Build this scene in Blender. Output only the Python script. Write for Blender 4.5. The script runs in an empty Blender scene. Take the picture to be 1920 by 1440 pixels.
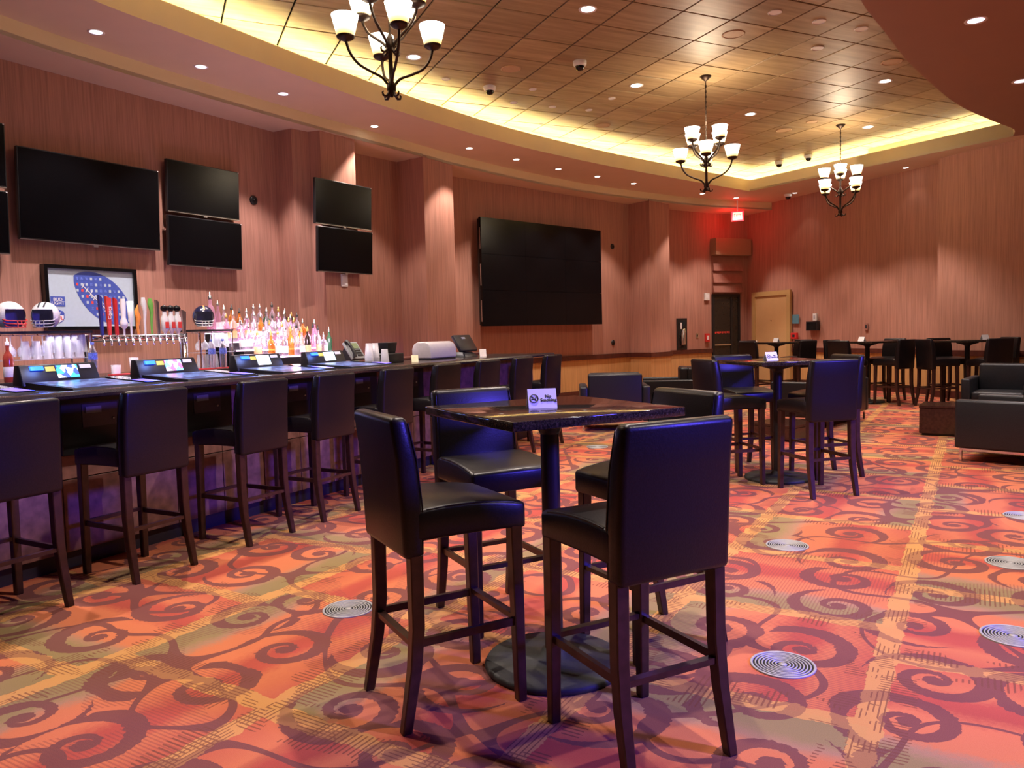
import bpy, bmesh, math, random
from mathutils import Vector, Matrix
random.seed(7)
scene = bpy.context.scene
C = scene.collection
PI = math.pi
# ------------------------------------------------------------------ camera, world, exposure
CAM_H, PITCH, ROLL, FPX = 1.372, .06678, .02526, 1441.0
cd = bpy.data.cameras.new('camera'); cam = bpy.data.objects.new('camera', cd); C.objects.link(cam)
cd.sensor_fit = 'HORIZONTAL'; cd.sensor_width = 36.0; cd.lens = FPX / 1920 * 36.0
cd.clip_start = .05; cd.clip_end = 200
cp, sp = math.cos(PITCH), math.sin(PITCH); cr, sr = math.cos(ROLL), math.sin(ROLL)
fw = Vector((0, cp, -sp)); dn = Vector((0, -sp, -cp)); rt = Vector((1, 0, 0))
r2 = cr*rt + sr*dn; d2 = -sr*rt + cr*dn
cam.matrix_world = Matrix.Translation((0, 0, CAM_H)) @ Matrix((r2, -d2, -fw)).transposed().to_4x4()
scene.camera = cam
cy_ = scene.cycles; cy_.max_bounces = 6; cy_.diffuse_bounces = 3; cy_.glossy_bounces = 3; cy_.transmission_bounces = 6; cy_.transparent_max_bounces = 8
w = bpy.data.worlds.new('world'); scene.world = w; w.use_nodes = True
w.node_tree.nodes['Background'].inputs[0].default_value = (.03, .025, .03, 1)
w.node_tree.nodes['Background'].inputs[1].default_value = 1.0
vs = scene.view_settings
vs.view_transform = 'Standard'; vs.look = 'None'; vs.gamma = 1; vs.use_curve_mapping = False
vs.exposure = 0.52

def area(name, loc, target, size, sizey, power, col):
    l = bpy.data.lights.new(name, 'AREA'); l.shape = 'RECTANGLE'; l.size = size; l.size_y = sizey
    l.energy = power; l.color = col
    o = bpy.data.objects.new(name, l); C.objects.link(o); o.location = loc
    o.rotation_euler = (Vector(target)-Vector(loc)).to_track_quat('-Z', 'Y').to_euler(); return o
def spot(name, loc, power, col, ang=85, blend=.7, rad=.05, target=None):
    l = bpy.data.lights.new(name, 'SPOT'); l.energy = power; l.color = col; l.spot_size = math.radians(ang)
    l.spot_blend = blend; l.shadow_soft_size = rad
    o = bpy.data.objects.new(name, l); C.objects.link(o); o.location = loc
    if target: o.rotation_euler = (Vector(target)-Vector(loc)).to_track_quat('-Z', 'Y').to_euler()
    return o
WARM = (1, .84, .74); COOL = (1, .86, .84); BLUE = (.10, .07, 1.0)
P_TILE, P_SOFF, P_ROOM, P_BLUE = 210, 150, 320, 2300
# unseen blue spots added off to the right for the blue sheen on the leather
spot('blue_stage_spot', (6.2, .2, 3.1), P_BLUE, BLUE, 33, .5, .45, (.3, 3.6, .55))
spot('blue_stage_spot', (6.9, 1.4, 3.1), P_BLUE*.9, BLUE, 27, .5, .45, (2.45, 6.6, .6))

# ------------------------------------------------------------------ node helpers
class E:
    nt = None
    def __init__(s, k): s.k = k
    @staticmethod
    def m(op, *a):
        n = E.nt.nodes.new('ShaderNodeMath'); n.operation = op
        for i, x in enumerate(a):
            if isinstance(x, E): E.nt.links.new(x.k, n.inputs[i])
            else: n.inputs[i].default_value = x
        return E(n.outputs[0])
    def __add__(s, o): return E.m('ADD', s, o)
    __radd__ = __add__
    def __sub__(s, o): return E.m('SUBTRACT', s, o)
    def __rsub__(s, o): return E.m('SUBTRACT', o, s)
    def __mul__(s, o): return E.m('MULTIPLY', s, o)
    __rmul__ = __mul__
    def __truediv__(s, o): return E.m('DIVIDE', s, o)
    def __lt__(s, o): return E.m('LESS_THAN', s, o)
    def __gt__(s, o): return E.m('GREATER_THAN', s, o)
    def floor(s): return E.m('FLOOR', s)
    def fract(s): return E.m('FRACT', s)
    def abs(s): return E.m('ABSOLUTE', s)
def node(t, **kw):
    n = E.nt.nodes.new(t)
    for k, v in kw.items(): setattr(n, k, v)
    return n
def lk(a, b): E.nt.links.new(a.k if isinstance(a, E) else a, b)
def comb(x, y, z=0.0):
    n = node('ShaderNodeCombineXYZ')
    for i, v in enumerate((x, y, z)):
        if isinstance(v, E): lk(v, n.inputs[i])
        else: n.inputs[i].default_value = v
    return n.outputs[0]
def noise(vec, scale, detail=2, rough=.5):
    n = node('ShaderNodeTexNoise'); lk(vec, n.inputs['Vector'])
    n.inputs['Scale'].default_value = scale; n.inputs['Detail'].default_value = detail; n.inputs['Roughness'].default_value = rough
    return E(n.outputs[0])
def mixc(f, a, b, blend='MIX'):
    n = node('ShaderNodeMix', data_type='RGBA', blend_type=blend)
    if isinstance(f, E): lk(f, n.inputs[0])
    else: n.inputs[0].default_value = f
    for i, c in ((6, a), (7, b)):
        if isinstance(c, tuple): n.inputs[i].default_value = c + (1,) if len(c) == 3 else c
        else: lk(c, n.inputs[i])
    return n.outputs[2]
def ramp(f, stops, interp='LINEAR'):
    n = node('ShaderNodeValToRGB'); lk(f, n.inputs[0]); cr_ = n.color_ramp; cr_.interpolation = interp
    while len(cr_.elements) < len(stops): cr_.elements.new(.5)
    for e, (p, c) in zip(cr_.elements, stops): e.position = p; e.color = tuple(c) + (1,)
    return n.outputs[0]
def begin(name):
    m = bpy.data.materials.new(name); m.use_nodes = True; E.nt = m.node_tree
    return m, m.node_tree.nodes['Principled BSDF']
def pos():
    return node('ShaderNodeNewGeometry').outputs['Position']
def objpos():
    return node('ShaderNodeTexCoord').outputs['Object']
def scaled(v, s):
    n = node('ShaderNodeMapping'); lk(v, n.inputs[0]); n.inputs['Scale'].default_value = s; return n.outputs[0]
def bump(b, h, strength, dist=.01):
    n = node('ShaderNodeBump'); n.inputs['Strength'].default_value = strength; n.inputs['Distance'].default_value = dist
    lk(h, n.inputs['Height']); lk(n.outputs[0], b.inputs['Normal'])
MATS = {}
def mat(name, col, rough=.5, metal=0, spec=.5, emit=None, es=0, trans=0, vary=.08, scale=30, bmp=0, coat=0, alpha=1):
    m, b = begin(name)
    n = noise(objpos(), scale, 3)
    lo = tuple(max(0, c*(1-vary)) for c in col); hi = tuple(min(1, c*(1+vary)) for c in col)
    lk(ramp(n, [(.3, lo), (.7, hi)]), b.inputs['Base Color'])
    b.inputs['Roughness'].default_value = rough; b.inputs['Metallic'].default_value = metal
    b.inputs['Specular IOR Level'].default_value = spec
    if trans: b.inputs['Transmission Weight'].default_value = trans
    if alpha < 1: b.inputs['Alpha'].default_value = alpha
    if coat: b.inputs['Coat Weight'].default_value = coat; b.inputs['Coat Roughness'].default_value = .1
    if emit: b.inputs['Emission Color'].default_value = emit + (1,); b.inputs['Emission Strength'].default_value = es
    if bmp: bump(b, n, bmp)
    MATS[name] = m; return m
M = MATS
def wallmat(name, col, fine=1.0):
    m, b = begin(name); p = pos()
    a = noise(scaled(p, (70, 70, 1.6)), 1, 3, .6); c = noise(scaled(p, (22, 22, .7)), 1, 2)
    f = a*.65 + c*.35
    lo = tuple(x*.78 for x in col); hi = tuple(min(1, x*1.16) for x in col)
    lk(ramp(f, [(.36, lo), (.52, col), (.68, hi)]), b.inputs['Base Color'])
    b.inputs['Roughness'].default_value = .72; b.inputs['Specular IOR Level'].default_value = .25
    bump(b, a, .15, .004); MATS[name] = m; return m
wallmat('wall', (.43, .21, .155)); wallmat('wainscot', (.58, .33, .13))
mat('paint', (.74, .62, .48), .6, vary=.02, scale=3)
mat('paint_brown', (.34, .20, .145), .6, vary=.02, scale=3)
mat('paint_band', (.74, .60, .36), .55, vary=.02, scale=3)  # fascia paint with the yellow cove light put into its colour
mat('rail', (.085, .022, .016), .35, scale=12, vary=.3)
mat('leather', (.008, .006, .007), .34, spec=.34, scale=160, vary=.3, bmp=.06)
mat('leather_lounge', (.013, .013, .016), .42, spec=.5, scale=120, vary=.3, bmp=.05)
mat('leg_wood', (.040, .014, .011), .33, spec=.5, scale=25, vary=.35)
mat('black_metal', (.018, .018, .02), .42, metal=.2, vary=.1)
mat('black_plastic', (.012, .012, .014), .38, vary=.15)
mat('black_gloss', (.006, .006, .007), .12, spec=.4, vary=.1)
mat('tv_screen', (.003, .003, .004), .2, spec=.18, vary=.1)
mat('tv_bezel', (.012, .012, .014), .3, vary=.1)
mat('silver', (.62, .62, .64), .3, metal=1, vary=.05)
mat('chrome', (.75, .75, .78), .12, metal=1, vary=.03)
mat('steel_ring', (.38, .37, .36), .5, metal=.15, vary=.05)
mat('void', (.01, .01, .01), .9)
mat('cast_iron', (.022, .022, .019), .62, vary=.2, scale=80, bmp=.05)
mat('bronze', (.045, .028, .02), .42, metal=.7, vary=.25, scale=60)
mat('white', (.8, .8, .8), .5, vary=.03)
mat('white_plastic', (.75, .74, .72), .35, vary=.03)
mat('card', (.82, .8, .82), .55, vary=.02)
mat('ink', (.02, .02, .03), .6)
mat('red', (.6, .03, .03), .4); mat('redprint', (.75, .06, .05), .5)
mat('orange', (.85, .30, .05), .4); mat('green', (.18, .5, .08), .4); mat('navy', (.03, .04, .22), .35)
mat('blueprint', (.06, .10, .45), .5); mat('paleblue', (.50, .60, .72), .45, vary=.03)
mat('midblue', (.12, .18, .62), .5, vary=.5, scale=90)
mat('yellow_label', (.8, .62, .08), .5); mat('cream', (.8, .72, .45), .5)
mat('door_paint', (.60, .38, .17), .5, vary=.03, scale=4)
mat('dark_glass', (.02, .017, .016), .08, spec=.5, vary=.1)
mat('plastic_cup', (.80, .78, .84), .18, alpha=.42, vary=.03)
mat('glass', (.86, .88, .94), .06, alpha=.30, spec=.9, vary=.01)
mat('bottle_clear', (.9, .86, .92), .05, trans=.9, vary=.02)
mat('bottle_pink', (.9, .55, .75), .08, trans=.75, vary=.05)
mat('bottle_amber', (.75, .30, .05), .08, trans=.7, vary=.1)
mat('bottle_dark', (.03, .02, .015), .1, vary=.2)
mat('bottle_green', (.05, .15, .07), .08, trans=.3, vary=.1)
mat('bottle_red', (.5, .08, .05), .1, trans=.4, vary=.1)
mat('label_white', (.82, .8, .78), .5, vary=.08, scale=60)
mat('label_tan', (.7, .5, .22), .5, vary=.1, scale=60)
mat('cap_black', (.02, .02, .02), .4); mat('cap_gold', (.6, .4, .12), .3, metal=.7)
mat('shelf_glow', (.9, .7, .85), .4, emit=(1, .64, .93), es=4.2)
mat('bar_panel', (.20, .095, .085), .45, scale=14, vary=.35)
mat('panel_dark', (.06, .05, .08), .3); mat('bar_kick', (.02, .018, .03), .5); mat('counter', (.035, .026, .022), .2, spec=.5, scale=200, vary=.5)
mat('back_wood', (.16, .09, .06), .45, scale=9, vary=.3)
mat('sign_blue', (.10, .25, .33), .5)
mat('cube_wood', (.045, .018, .012), .15, spec=.5, vary=.3)
mat('screen_blue', (.02, .03, .08), .15, emit=(.12, .2, .75), es=.35)
mat('led_blue', (.02, .1, .9), .3, emit=(.012, .07, 1.0), es=5)
mat('panel_violet', (.1, .08, .5), .3, emit=(.16, .10, 1.0), es=1.6)
mat('led_warm', (1, .8, .4), .5, emit=(1, .78, .24), es=60)
mat('led_cool', (.8, .95, 1), .5, emit=(.76, 1.0, .96), es=24)
mat('lamp_lens', (1, .95, .9), .4, emit=(1, .93, .88), es=9)
mat('lamp_lens_dim', (.8, .78, .9), .4, emit=(.85, .8, 1), es=1.4)
mat('speaker', (.50, .34, .20), .6, vary=.05)
mat('exit_face', (1, .5, .4), .4, emit=(1, .32, .22), es=2.2)
mat('exit_red', (1, .02, .02), .4, emit=(1, .01, .02), es=4)
mat('fabric_shade', (.34, .15, .11), .8, vary=.1, scale=8); mat('shade_box', (.34, .22, .13), .55, vary=.03)
mat('helmet_silver', (.72, .72, .76), .2, coat=.5, vary=.02); mat('helmet_white', (.85, .85, .85), .2, coat=.5, vary=.02)
mat('helmet_dark', (.015, .017, .05), .18, coat=.5, vary=.1); mat('mask_grey', (.4, .4, .45), .35)
mat('towel_case', (.62, .58, .56), .35, trans=.25, vary=.05)
mat('phone_grey', (.30, .32, .34), .4); mat('lcd', (.22, .28, .16), .3)
def granite():
    m, b = begin('granite'); p = pos()
    v = node('ShaderNodeTexVoronoi'); lk(p, v.inputs['Vector']); v.inputs['Scale'].default_value = 260
    r = noise(p, 120, 3)
    sp1 = E(v.outputs['Distance']) < .22
    base = ramp(r, [(.35, (.010, .008, .007)), (.6, (.035, .024, .018)), (.75, (.09, .06, .045))])
    lk(mixc(sp1*.5, base, (.16, .12, .1)), b.inputs['Base Color'])
    b.inputs['Roughness'].default_value = .07; MATS['granite'] = m
granite()
def display():
    for nm, c1, c2, c3 in (('display_blue', (.9, .95, 1), (.05, .1, .6), (.05, .75, .85)), ('display_pink', (1, .75, .95), (.9, .15, .5), (.2, .6, 1)), ('display_white', (1, 1, 1), (.5, .75, 1), (.75, .95, .8))):
        m, b = begin(nm); v = node('ShaderNodeTexVoronoi'); lk(objpos(), v.inputs['Vector']); v.inputs['Scale'].default_value = 28
        s = node('ShaderNodeSeparateColor'); lk(v.outputs['Color'], s.inputs[0])
        c = ramp(E(s.outputs[0]), [(0, c1), (.45, c2), (.75, c3), (1, c1)], 'CONSTANT')
        lk(c, b.inputs['Emission Color']); b.inputs['Emission Strength'].default_value = 1.15
        lk(c, b.inputs['Base Color']); MATS[nm] = m
    m, b = begin('screen_art'); p = objpos(); n = noise(p, 9, 3); n2 = noise(p, 25, 1)
    c = ramp(n, [(.3, (.03, .04, .16)), (.5, (.10, .14, .40)), (.58, (.25, .38, .85)), (.66, (.12, .12, .38)), (.8, (.4, .3, .6))])
    lk(c, b.inputs['Emission Color']); b.inputs['Emission Strength'].default_value = .7
    b.inputs['Base Color'].default_value = (.02, .02, .03, 1); b.inputs['Roughness'].default_value = .28; MATS['screen_art'] = m
display()
def tilewood():
    for i in range(3):
        m, b = begin('tile_wood_%d' % i); p = pos(); a = math.radians(24.7)
        rot = node('ShaderNodeMapping'); lk(p, rot.inputs[0]); rot.inputs['Rotation'].default_value = (0, 0, -math.radians(90-65.3)); rot.inputs['Location'].default_value = (i*3.1, i*1.7, 0)
        n = noise(scaled(rot.outputs[0], (1.2, 14, 1)), 1, 4, .6)
        k = (.92, 1.0, 1.1)[i]
        lk(ramp(n, [(.3, (.25*k, .175*k, .09*k)), (.5, (.34*k, .245*k, .135*k)), (.7, (.43*k, .315*k, .18*k))]), b.inputs['Base Color'])
        b.inputs['Roughness'].default_value = .46; b.inputs['Specular IOR Level'].default_value = .5; MATS['tile_wood_%d' % i] = m
tilewood()
def shademat():
    m, b = begin('shade_glass'); s = node('ShaderNodeSeparateXYZ'); lk(objpos(), s.inputs[0])
    z = E(s.outputs[2])/.15
    c = ramp(z, [(0, (1, .48, .12)), (.25, (1, .68, .3)), (.5, (1, .9, .7)), (1, (1, .95, .85))])
    st = z*5.5 + 1.0
    lk(c, b.inputs['Emission Color']); lk(st, b.inputs['Emission Strength'])
    b.inputs['Base Color'].default_value = (.9, .8, .6, 1); MATS['shade_glass'] = m
shademat()
def carpet():
    m, b = begin('carpet'); p = pos(); s = node('ShaderNodeSeparateXYZ'); lk(p, s.inputs[0])
    x, y = E(s.outputs[0]), E(s.outputs[1])
    jn = noise(p, 55, 1); jx = (jn-.5)*.022; jb = noise(p, 9, 1)
    u = x*.515 + y*.857 + jx; v = x*.857 - y*.515 + jx
    u0 = x*.515 + y*.857; v0 = x*.857 - y*.515
    W = .97
    vr = v/W + .30; r = vr.floor(); lv = vr.fract()
    wn = node('ShaderNodeTexWhiteNoise', noise_dimensions='1D'); lk(r, wn.inputs['W'])
    ur = u/W + E(wn.outputs['Value'])*.8; c = ur.floor(); lu = ur.fract()
    w2 = node('ShaderNodeTexWhiteNoise', noise_dimensions='2D'); lk(comb(c, r), w2.inputs['Vector'])
    hs = node('ShaderNodeSeparateColor'); lk(w2.outputs['Color'], hs.inputs[0])
    h1, h2, h3 = (E(hs.outputs[i]) for i in range(3))
    ax = h1 > .5; fl = h2 > .5
    t = ax*lu + (1-ax)*lv; t = fl*t + (1-fl)*(1-t)
    t = t + (noise(p, 3.5, 2)-.5)*.18 + (jn-.5)*.05
    base = ramp(t, [(0, (.34, .25, .115)), (.17, (.36, .26, .125)), (.24, (.48, .27, .17)), (.31, (.72, .235, .11)), (.50, (.76, .23, .11)), (.60, (.53, .105, .075)), (.70, (.58, .115, .08)), (.78, (.72, .22, .105)), (1, (.60, .14, .085))])
    # ribbed stripes over some modules
    rs = ((ax*v0 + (1-ax)*u0)*62).fract() < .42
    rib = rs*(h3 > .5)*(noise(p, 1.6, 1) > .46)
    base = mixc(rib*.75, base, mixc(.55, base, (.25, .08, .08)))
    # gold joints between the modules with thin dark dashes
    eu = E.m('MINIMUM', lu, 1-lu); ev = E.m('MINIMUM', lv, 1-lv)
    e = E.m('MINIMUM', eu, ev) + (jb-.5)*.06
    gold = e < .048
    near = eu < ev
    dash = ((near*u0 + (1-near)*v0)*55).fract() < .30
    dash = dash*(noise(scaled(p, (5, 5, 5)), 1, 2) > .5)
    wide = (e < .14)*((((1-near)*u0 + near*v0)*48).fract() < .36)*(noise(p, 4.5, 1) > .54)
    # scroll work
    def spirals(S, off, rnd, R, k):
        vo = node('ShaderNodeTexVoronoi', voronoi_dimensions='2D'); vo.inputs['Scale'].default_value = 1; vo.inputs['Randomness'].default_value = rnd
        us, vv = u*S + off, v*S + off*1.7
        lk(comb(us, vv), vo.inputs['Vector'])
        ps = node('ShaderNodeSeparateXYZ'); lk(vo.outputs['Position'], ps.inputs[0])
        cs = node('ShaderNodeSeparateColor'); lk(vo.outputs['Color'], cs.inputs[0])
        dx, dy = us-E(ps.outputs[0]), vv-E(ps.outputs[1])
        sg = (E(cs.outputs[0]) > .5)*2 - 1
        rr = E.m('SQRT', dx*dx + dy*dy); th = E.m('ARCTAN2', dy*sg, dx)/(2*PI)
        ph = (th - E.m('LOGARITHM', rr+.035, math.e)*k + E(cs.outputs[1])).fract()
        rad = E(cs.outputs[2])*.12 + R
        wdt = .44 - rr*.13
        return E.m('MAXIMUM', (ph < wdt)*(rr < rad), rr < .075)
    s1 = spirals(2.05, .3, .5, .45, .95)
    vine = ((noise(p, 1.7, 0)-.5).abs() < .014)
    dark = E.m('MAXIMUM', s1, vine)
    col = mixc(dark*.92, base, (.225, .085, .08))
    col = mixc(gold*(1-dark*.55)*.9, col, (.74, .38, .13))
    col = mixc(E.m('MAXIMUM', dash*gold, wide)*.75, col, (.22, .08, .055))
    f1 = noise(p, 420, 2, .7); col = mixc(.22, col, ramp(f1, [(.3, (.0, .0, .0)), (.7, (1, .9, .8))]), 'OVERLAY')
    col = mixc(1.0, col, (.73, .72, .72), 'MULTIPLY'); lk(col, b.inputs['Base Color']); b.inputs['Roughness'].default_value = .95; b.inputs['Specular IOR Level'].default_value = .12
    bump(b, f1, .25, .006); MATS['carpet'] = m
carpet()
def helmstripe():
    pass

# ------------------------------------------------------------------ mesh helpers
class MB:
    def __init__(s): s.v = []; s.f = []; s.sm = []
    def add(s, vs_, fs, smooth=False):
        o = len(s.v); s.v += [tuple(p) for p in vs_]; s.f += [tuple(i+o for i in q) for q in fs]; s.sm += [smooth]*len(fs); return s
    def box(s, x0, x1, y0, y1, z0, z1, mtx=None):
        p = [Vector((x, y, z)) for z in (z0, z1) for y in (y0, y1) for x in (x0, x1)]
        if mtx: p = [mtx @ q for q in p]
        return s.add(p, [(0, 2, 3, 1), (4, 5, 7, 6), (0, 1, 5, 4), (2, 6, 7, 3), (0, 4, 6, 2), (1, 3, 7, 5)])
    def frus(s, a, b):   # two rings of 4+ points
        n = len(a); return s.add(list(a)+list(b), [tuple(reversed(range(n)))] + [tuple(range(n, 2*n))] + [(i, (i+1) % n, (i+1) % n+n, i+n) for i in range(n)])
    def prism(s, poly, z0, z1):
        ar = sum(poly[i][0]*poly[(i+1) % len(poly)][1]-poly[(i+1) % len(poly)][0]*poly[i][1] for i in range(len(poly)))
        if ar < 0: poly = poly[::-1]
        return s.frus([(x, y, z0) for x, y in poly], [(x, y, z1) for x, y in poly])
    def bar(s, a, b, w0, w1=None, d0=None, d1=None):   # square section bar
        w1 = w0 if w1 is None else w1; d0 = w0 if d0 is None else d0; d1 = w1 if d1 is None else d1
        a, b = Vector(a), Vector(b); t = (b-a).normalized()
        ux = Vector((1, 0, 0)) if abs(t.x) < .8 else Vector((0, 1, 0))
        uy = t.cross(ux).normalized(); ux = uy.cross(t).normalized()
        q = lambda c, w_, d_: [c+ux*i*w_/2+uy*j*d_/2 for i, j in ((-1, -1), (1, -1), (1, 1), (-1, 1))]
        return s.frus(q(a, w0, d0), q(b, w1, d1))
    def tube(s, pts, r, seg=8, caps=True):
        pts = [Vector(p) for p in pts]; n = len(pts); rs = r if isinstance(r, (list, tuple)) else [r]*n
        vs_ = []; prev = None
        for i, p in enumerate(pts):
            t = (pts[min(i+1, n-1)]-pts[max(i-1, 0)]).normalized()
            if prev is None: ref = Vector((0, 0, 1)) if abs(t.z) < .9 else Vector((1, 0, 0)); a = t.cross(ref).normalized()
            else: a = (prev - t*prev.dot(t)).normalized()
            prev = a; c = t.cross(a)
            vs_ += [p + (a*math.cos(2*PI*k/seg)+c*math.sin(2*PI*k/seg))*rs[i] for k in range(seg)]
        fs = [(i*seg+k, i*seg+(k+1) % seg, (i+1)*seg+(k+1) % seg, (i+1)*seg+k) for i in range(n-1) for k in range(seg)]
        s.add(vs_, fs, True)
        if caps: s.add([vs_[k] for k in range(seg)], [tuple(reversed(range(seg)))]); s.add([vs_[(n-1)*seg+k] for k in range(seg)], [tuple(range(seg))])
        return s
    def lathe(s, prof, seg=16, c=(0, 0, 0), smooth=True, axis=None):
        vs_ = []; n = len(prof)
        for r, z in prof:
            for k in range(seg):
                q = Vector((r*math.cos(2*PI*k/seg), r*math.sin(2*PI*k/seg), z))
                if axis: q = axis @ q
                vs_.append(q+Vector(c))
        fs = [(i*seg+k, i*seg+(k+1) % seg, (i+1)*seg+(k+1) % seg, (i+1)*seg+k) for i in range(n-1) for k in range(seg)]
        s.add(vs_, fs, smooth)
        ring_ = (prof[0][0] > 1e-5 and prof[-1][0] > 1e-5 and abs(prof[0][1]-prof[-1][1]) < .02) or (n == 4 and abs(prof[0][0]-prof[-1][0]) < 1e-4) or (n == 2 and abs(prof[0][1]-prof[1][1]) < .003)
        for i, rev in ((0, True), (n-1, False)):
            if prof[i][0] > 1e-5 and not ring_:
                ring = vs_[i*seg:(i+1)*seg]; s.add(ring, [tuple(reversed(range(seg))) if rev else tuple(range(seg))])
        return s
    def build(s, name, m, parent=None, loc=None, rotz=0, bevel=0, bseg=2, rot=None):
        me = bpy.data.meshes.new(name); me.from_pydata(s.v, [], s.f); me.polygons.foreach_set('use_smooth', s.sm); me.update()
        if bevel:
            bm = bmesh.new(); bm.from_mesh(me); bmesh.ops.remove_doubles(bm, verts=bm.verts, dist=1e-5)
            ed = [e for e in bm.edges if len(e.link_faces) == 2 and e.calc_face_angle(0) > .5]
            bmesh.ops.bevel(bm, geom=ed, offset=bevel, segments=bseg, affect='EDGES', profile=.5, clamp_overlap=True)
            for f in bm.faces: f.smooth = True
            bm.to_mesh(me); bm.free()
            me.polygons.foreach_set('use_smooth', [True]*len(me.polygons))
            try: me.set_sharp_from_angle(angle=math.radians(50 if bseg > 1 else 25))
            except Exception: pass
        me.materials.append(MATS[m] if isinstance(m, str) else m)
        o = bpy.data.objects.new(name, me); C.objects.link(o)
        if parent: o.parent = parent
        if loc is not None: o.location = loc
        if rot is not None: o.rotation_euler = rot
        elif rotz: o.rotation_euler = (0, 0, rotz)
        return o
def inst(o, name, parent=None, loc=None, rotz=0, rot=None):
    c = bpy.data.objects.new(name, o.data); C.objects.link(c)
    if parent: c.parent = parent
    if loc is not None: c.location = loc
    c.rotation_euler = rot if rot is not None else (0, 0, rotz)
    return c
def tag(o, label, cat, group=None):
    o['label'] = label; o['category'] = cat
    if group: o['group'] = group
    return o
def thing(name, label, cat, loc=(0, 0, 0), rotz=0, group=None, rot=None):
    o = bpy.data.objects.new(name, None); C.objects.link(o); o.empty_display_size = .1
    o.location = loc; o.rotation_euler = rot if rot else (0, 0, rotz); return tag(o, label, cat, group)
def struct(o): o['kind'] = 'structure'; return o
def dup(root, loc, rotz, label, group=None, rot=None):
    r = root.copy(); C.objects.link(r); r.location = loc; r.rotation_euler = rot if rot else (0, 0, rotz); r['label'] = label
    if group: r['group'] = group
    for ch in list(root.children):
        c = ch.copy(); C.objects.link(c); c.parent = r
        for g in list(ch.children):
            d = g.copy(); C.objects.link(d); d.parent = c
    return r
def textmesh(name, body, size, m, parent, loc, rot, extrude=.0006, align='CENTER', sx=1.0):
    cu = bpy.data.curves.new(name, 'FONT'); cu.body = body; cu.size = size; cu.extrude = extrude; cu.align_x = align; cu.align_y = 'CENTER'; cu.space_line = .8; cu.offset = size*.012
    t = bpy.data.objects.new('tmp', cu); C.objects.link(t); bpy.context.view_layer.update()
    me = bpy.data.meshes.new_from_object(t.evaluated_get(bpy.context.evaluated_depsgraph_get()))
    bpy.data.objects.remove(t); me.name = name; me.materials.clear(); me.materials.append(MATS[m])
    o = bpy.data.objects.new(name, me); C.objects.link(o); o.parent = parent; o.location = loc; o.rotation_euler = rot; o.scale = (sx, 1, 1); return o
def frame(p, q, inward_to=(0, 6)):
    """wall frame: origin p, x along p->q, y = into the room; returns (origin, angle, dir, normal)"""
    p, q = Vector(p), Vector(q); d = (q-p).normalized(); n = Vector((d.y, -d.x))
    if n.dot(Vector(inward_to)-p) < 0: n = -n
    return p, d, n
def onwall(fr, s, z, off=0):
    p, d, n = fr; q = p+d*s+n*off; return Vector((q.x, q.y, z))
def wrot(fr):   # z-rotation so that local -Y points into the room and local +X along the wall (seen from the room: to the right)
    n = fr[2]; return math.atan2(n.y, n.x)+PI/2

# ------------------------------------------------------------------ the room shell
Z1, Z2, LIP, Z3 = 4.12, 4.29, 4.53, 4.70
MAIN = [(-9.7, -.45), (-4.837, 7.581), (-3.097, 10.454)]
PIER = [(-3.097, 10.454), (-2.82, 10.306), (-2.646, 10.484), (-2.476, 10.433), (-2.122, 10.964), (-2.42, 11.60)]
REC = [(-2.42, 11.60), (-1.741, 12.424)]
PIL = [(-1.741, 12.424), (-1.292, 12.094), (-.885, 12.758), (-1.12, 13.49)]
SCR = [(-1.12, 13.49), (2.653, 17.144)]
COL = [(2.653, 17.144), (3.035, 16.686), (3.573, 17.248), (3.42, 17.81)]
COR = [(3.42, 17.81), (4.887, 18.759)]
ALC = [(4.887, 18.759), (5.93, 19.26)]
FAR = [(5.93, 19.26), (8.103, 14.154)]
PIR = [(8.103, 14.154), (7.75, 14.0), (9.35, 10.34)]
RGT = [(9.35, 10.34), (13.4, 1.3), (13.4, -8)]
BAK = [(13.4, -8), (-9.7, -8)]
LBK = [(-9.7, -8), (-9.7, -.45)]
OUT = MAIN+PIER[1:]+REC[1:]+PIL[1:]+SCR[1:]+COL[1:]+COR[1:]+ALC[1:]+FAR[1:]+PIR[1:]+RGT[1:]+[(-9.7, -8)]
def offset_line(pl, off):
    """shift a polyline into the room (to the right of its travel) by off with mitred joints"""
    res = []
    for i, p in enumerate(pl):
        p = Vector(p); ds = []
        if i > 0: ds.append((p-Vector(pl[i-1])).normalized())
        if i < len(pl)-1: ds.append((Vector(pl[i+1])-p).normalized())
        ns = [Vector((d.y, -d.x)) for d in ds]
        n = ns[0] if len(ns) == 1 else (ns[0]+ns[1])
        if len(ns) == 2: n = n/max(.3, 1+ns[0].dot(ns[1]))
        res.append(tuple(p+n*off))
    return res
def wallstrip(name, pl, z0, z1, m, off0=0.0, off1=-.12, bevel=0):
    a = offset_line(pl, off0); b_ = offset_line(pl, off1); mb = MB()
    for i in range(len(pl)-1):
        mb.prism([a[i], a[i+1], b_[i+1], b_[i]], z0, z1)
    return mb.build(name, m, bevel=bevel)
SHORT = ('wall_left_pier', 'wall_left_pillar', 'wall_left_column')
for nm, pl in (('wall_left', MAIN), ('wall_left_pier', PIER), ('wall_left_recess', REC), ('wall_left_pillar', PIL), ('wall_left_screen', SCR), ('wall_left_column', COL),
               ('wall_left_corner', COR), ('wall_left_alcove', ALC), ('wall_far', FAR), ('wall_far_pier', PIR), ('wall_right', RGT), ('wall_back', BAK), ('wall_left_rear', LBK)):
    struct(wallstrip(nm, pl, 0, Z1+.03 if nm in SHORT else 4.75, 'wall'))
DADO = [('left', REC+PIL[1:]+SCR[1:]+COL[1:]+COR[1:]), ('far', [(6.30, 18.40)]+FAR[1:]), ('far_pier', PIR), ('right', RGT)]
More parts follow.
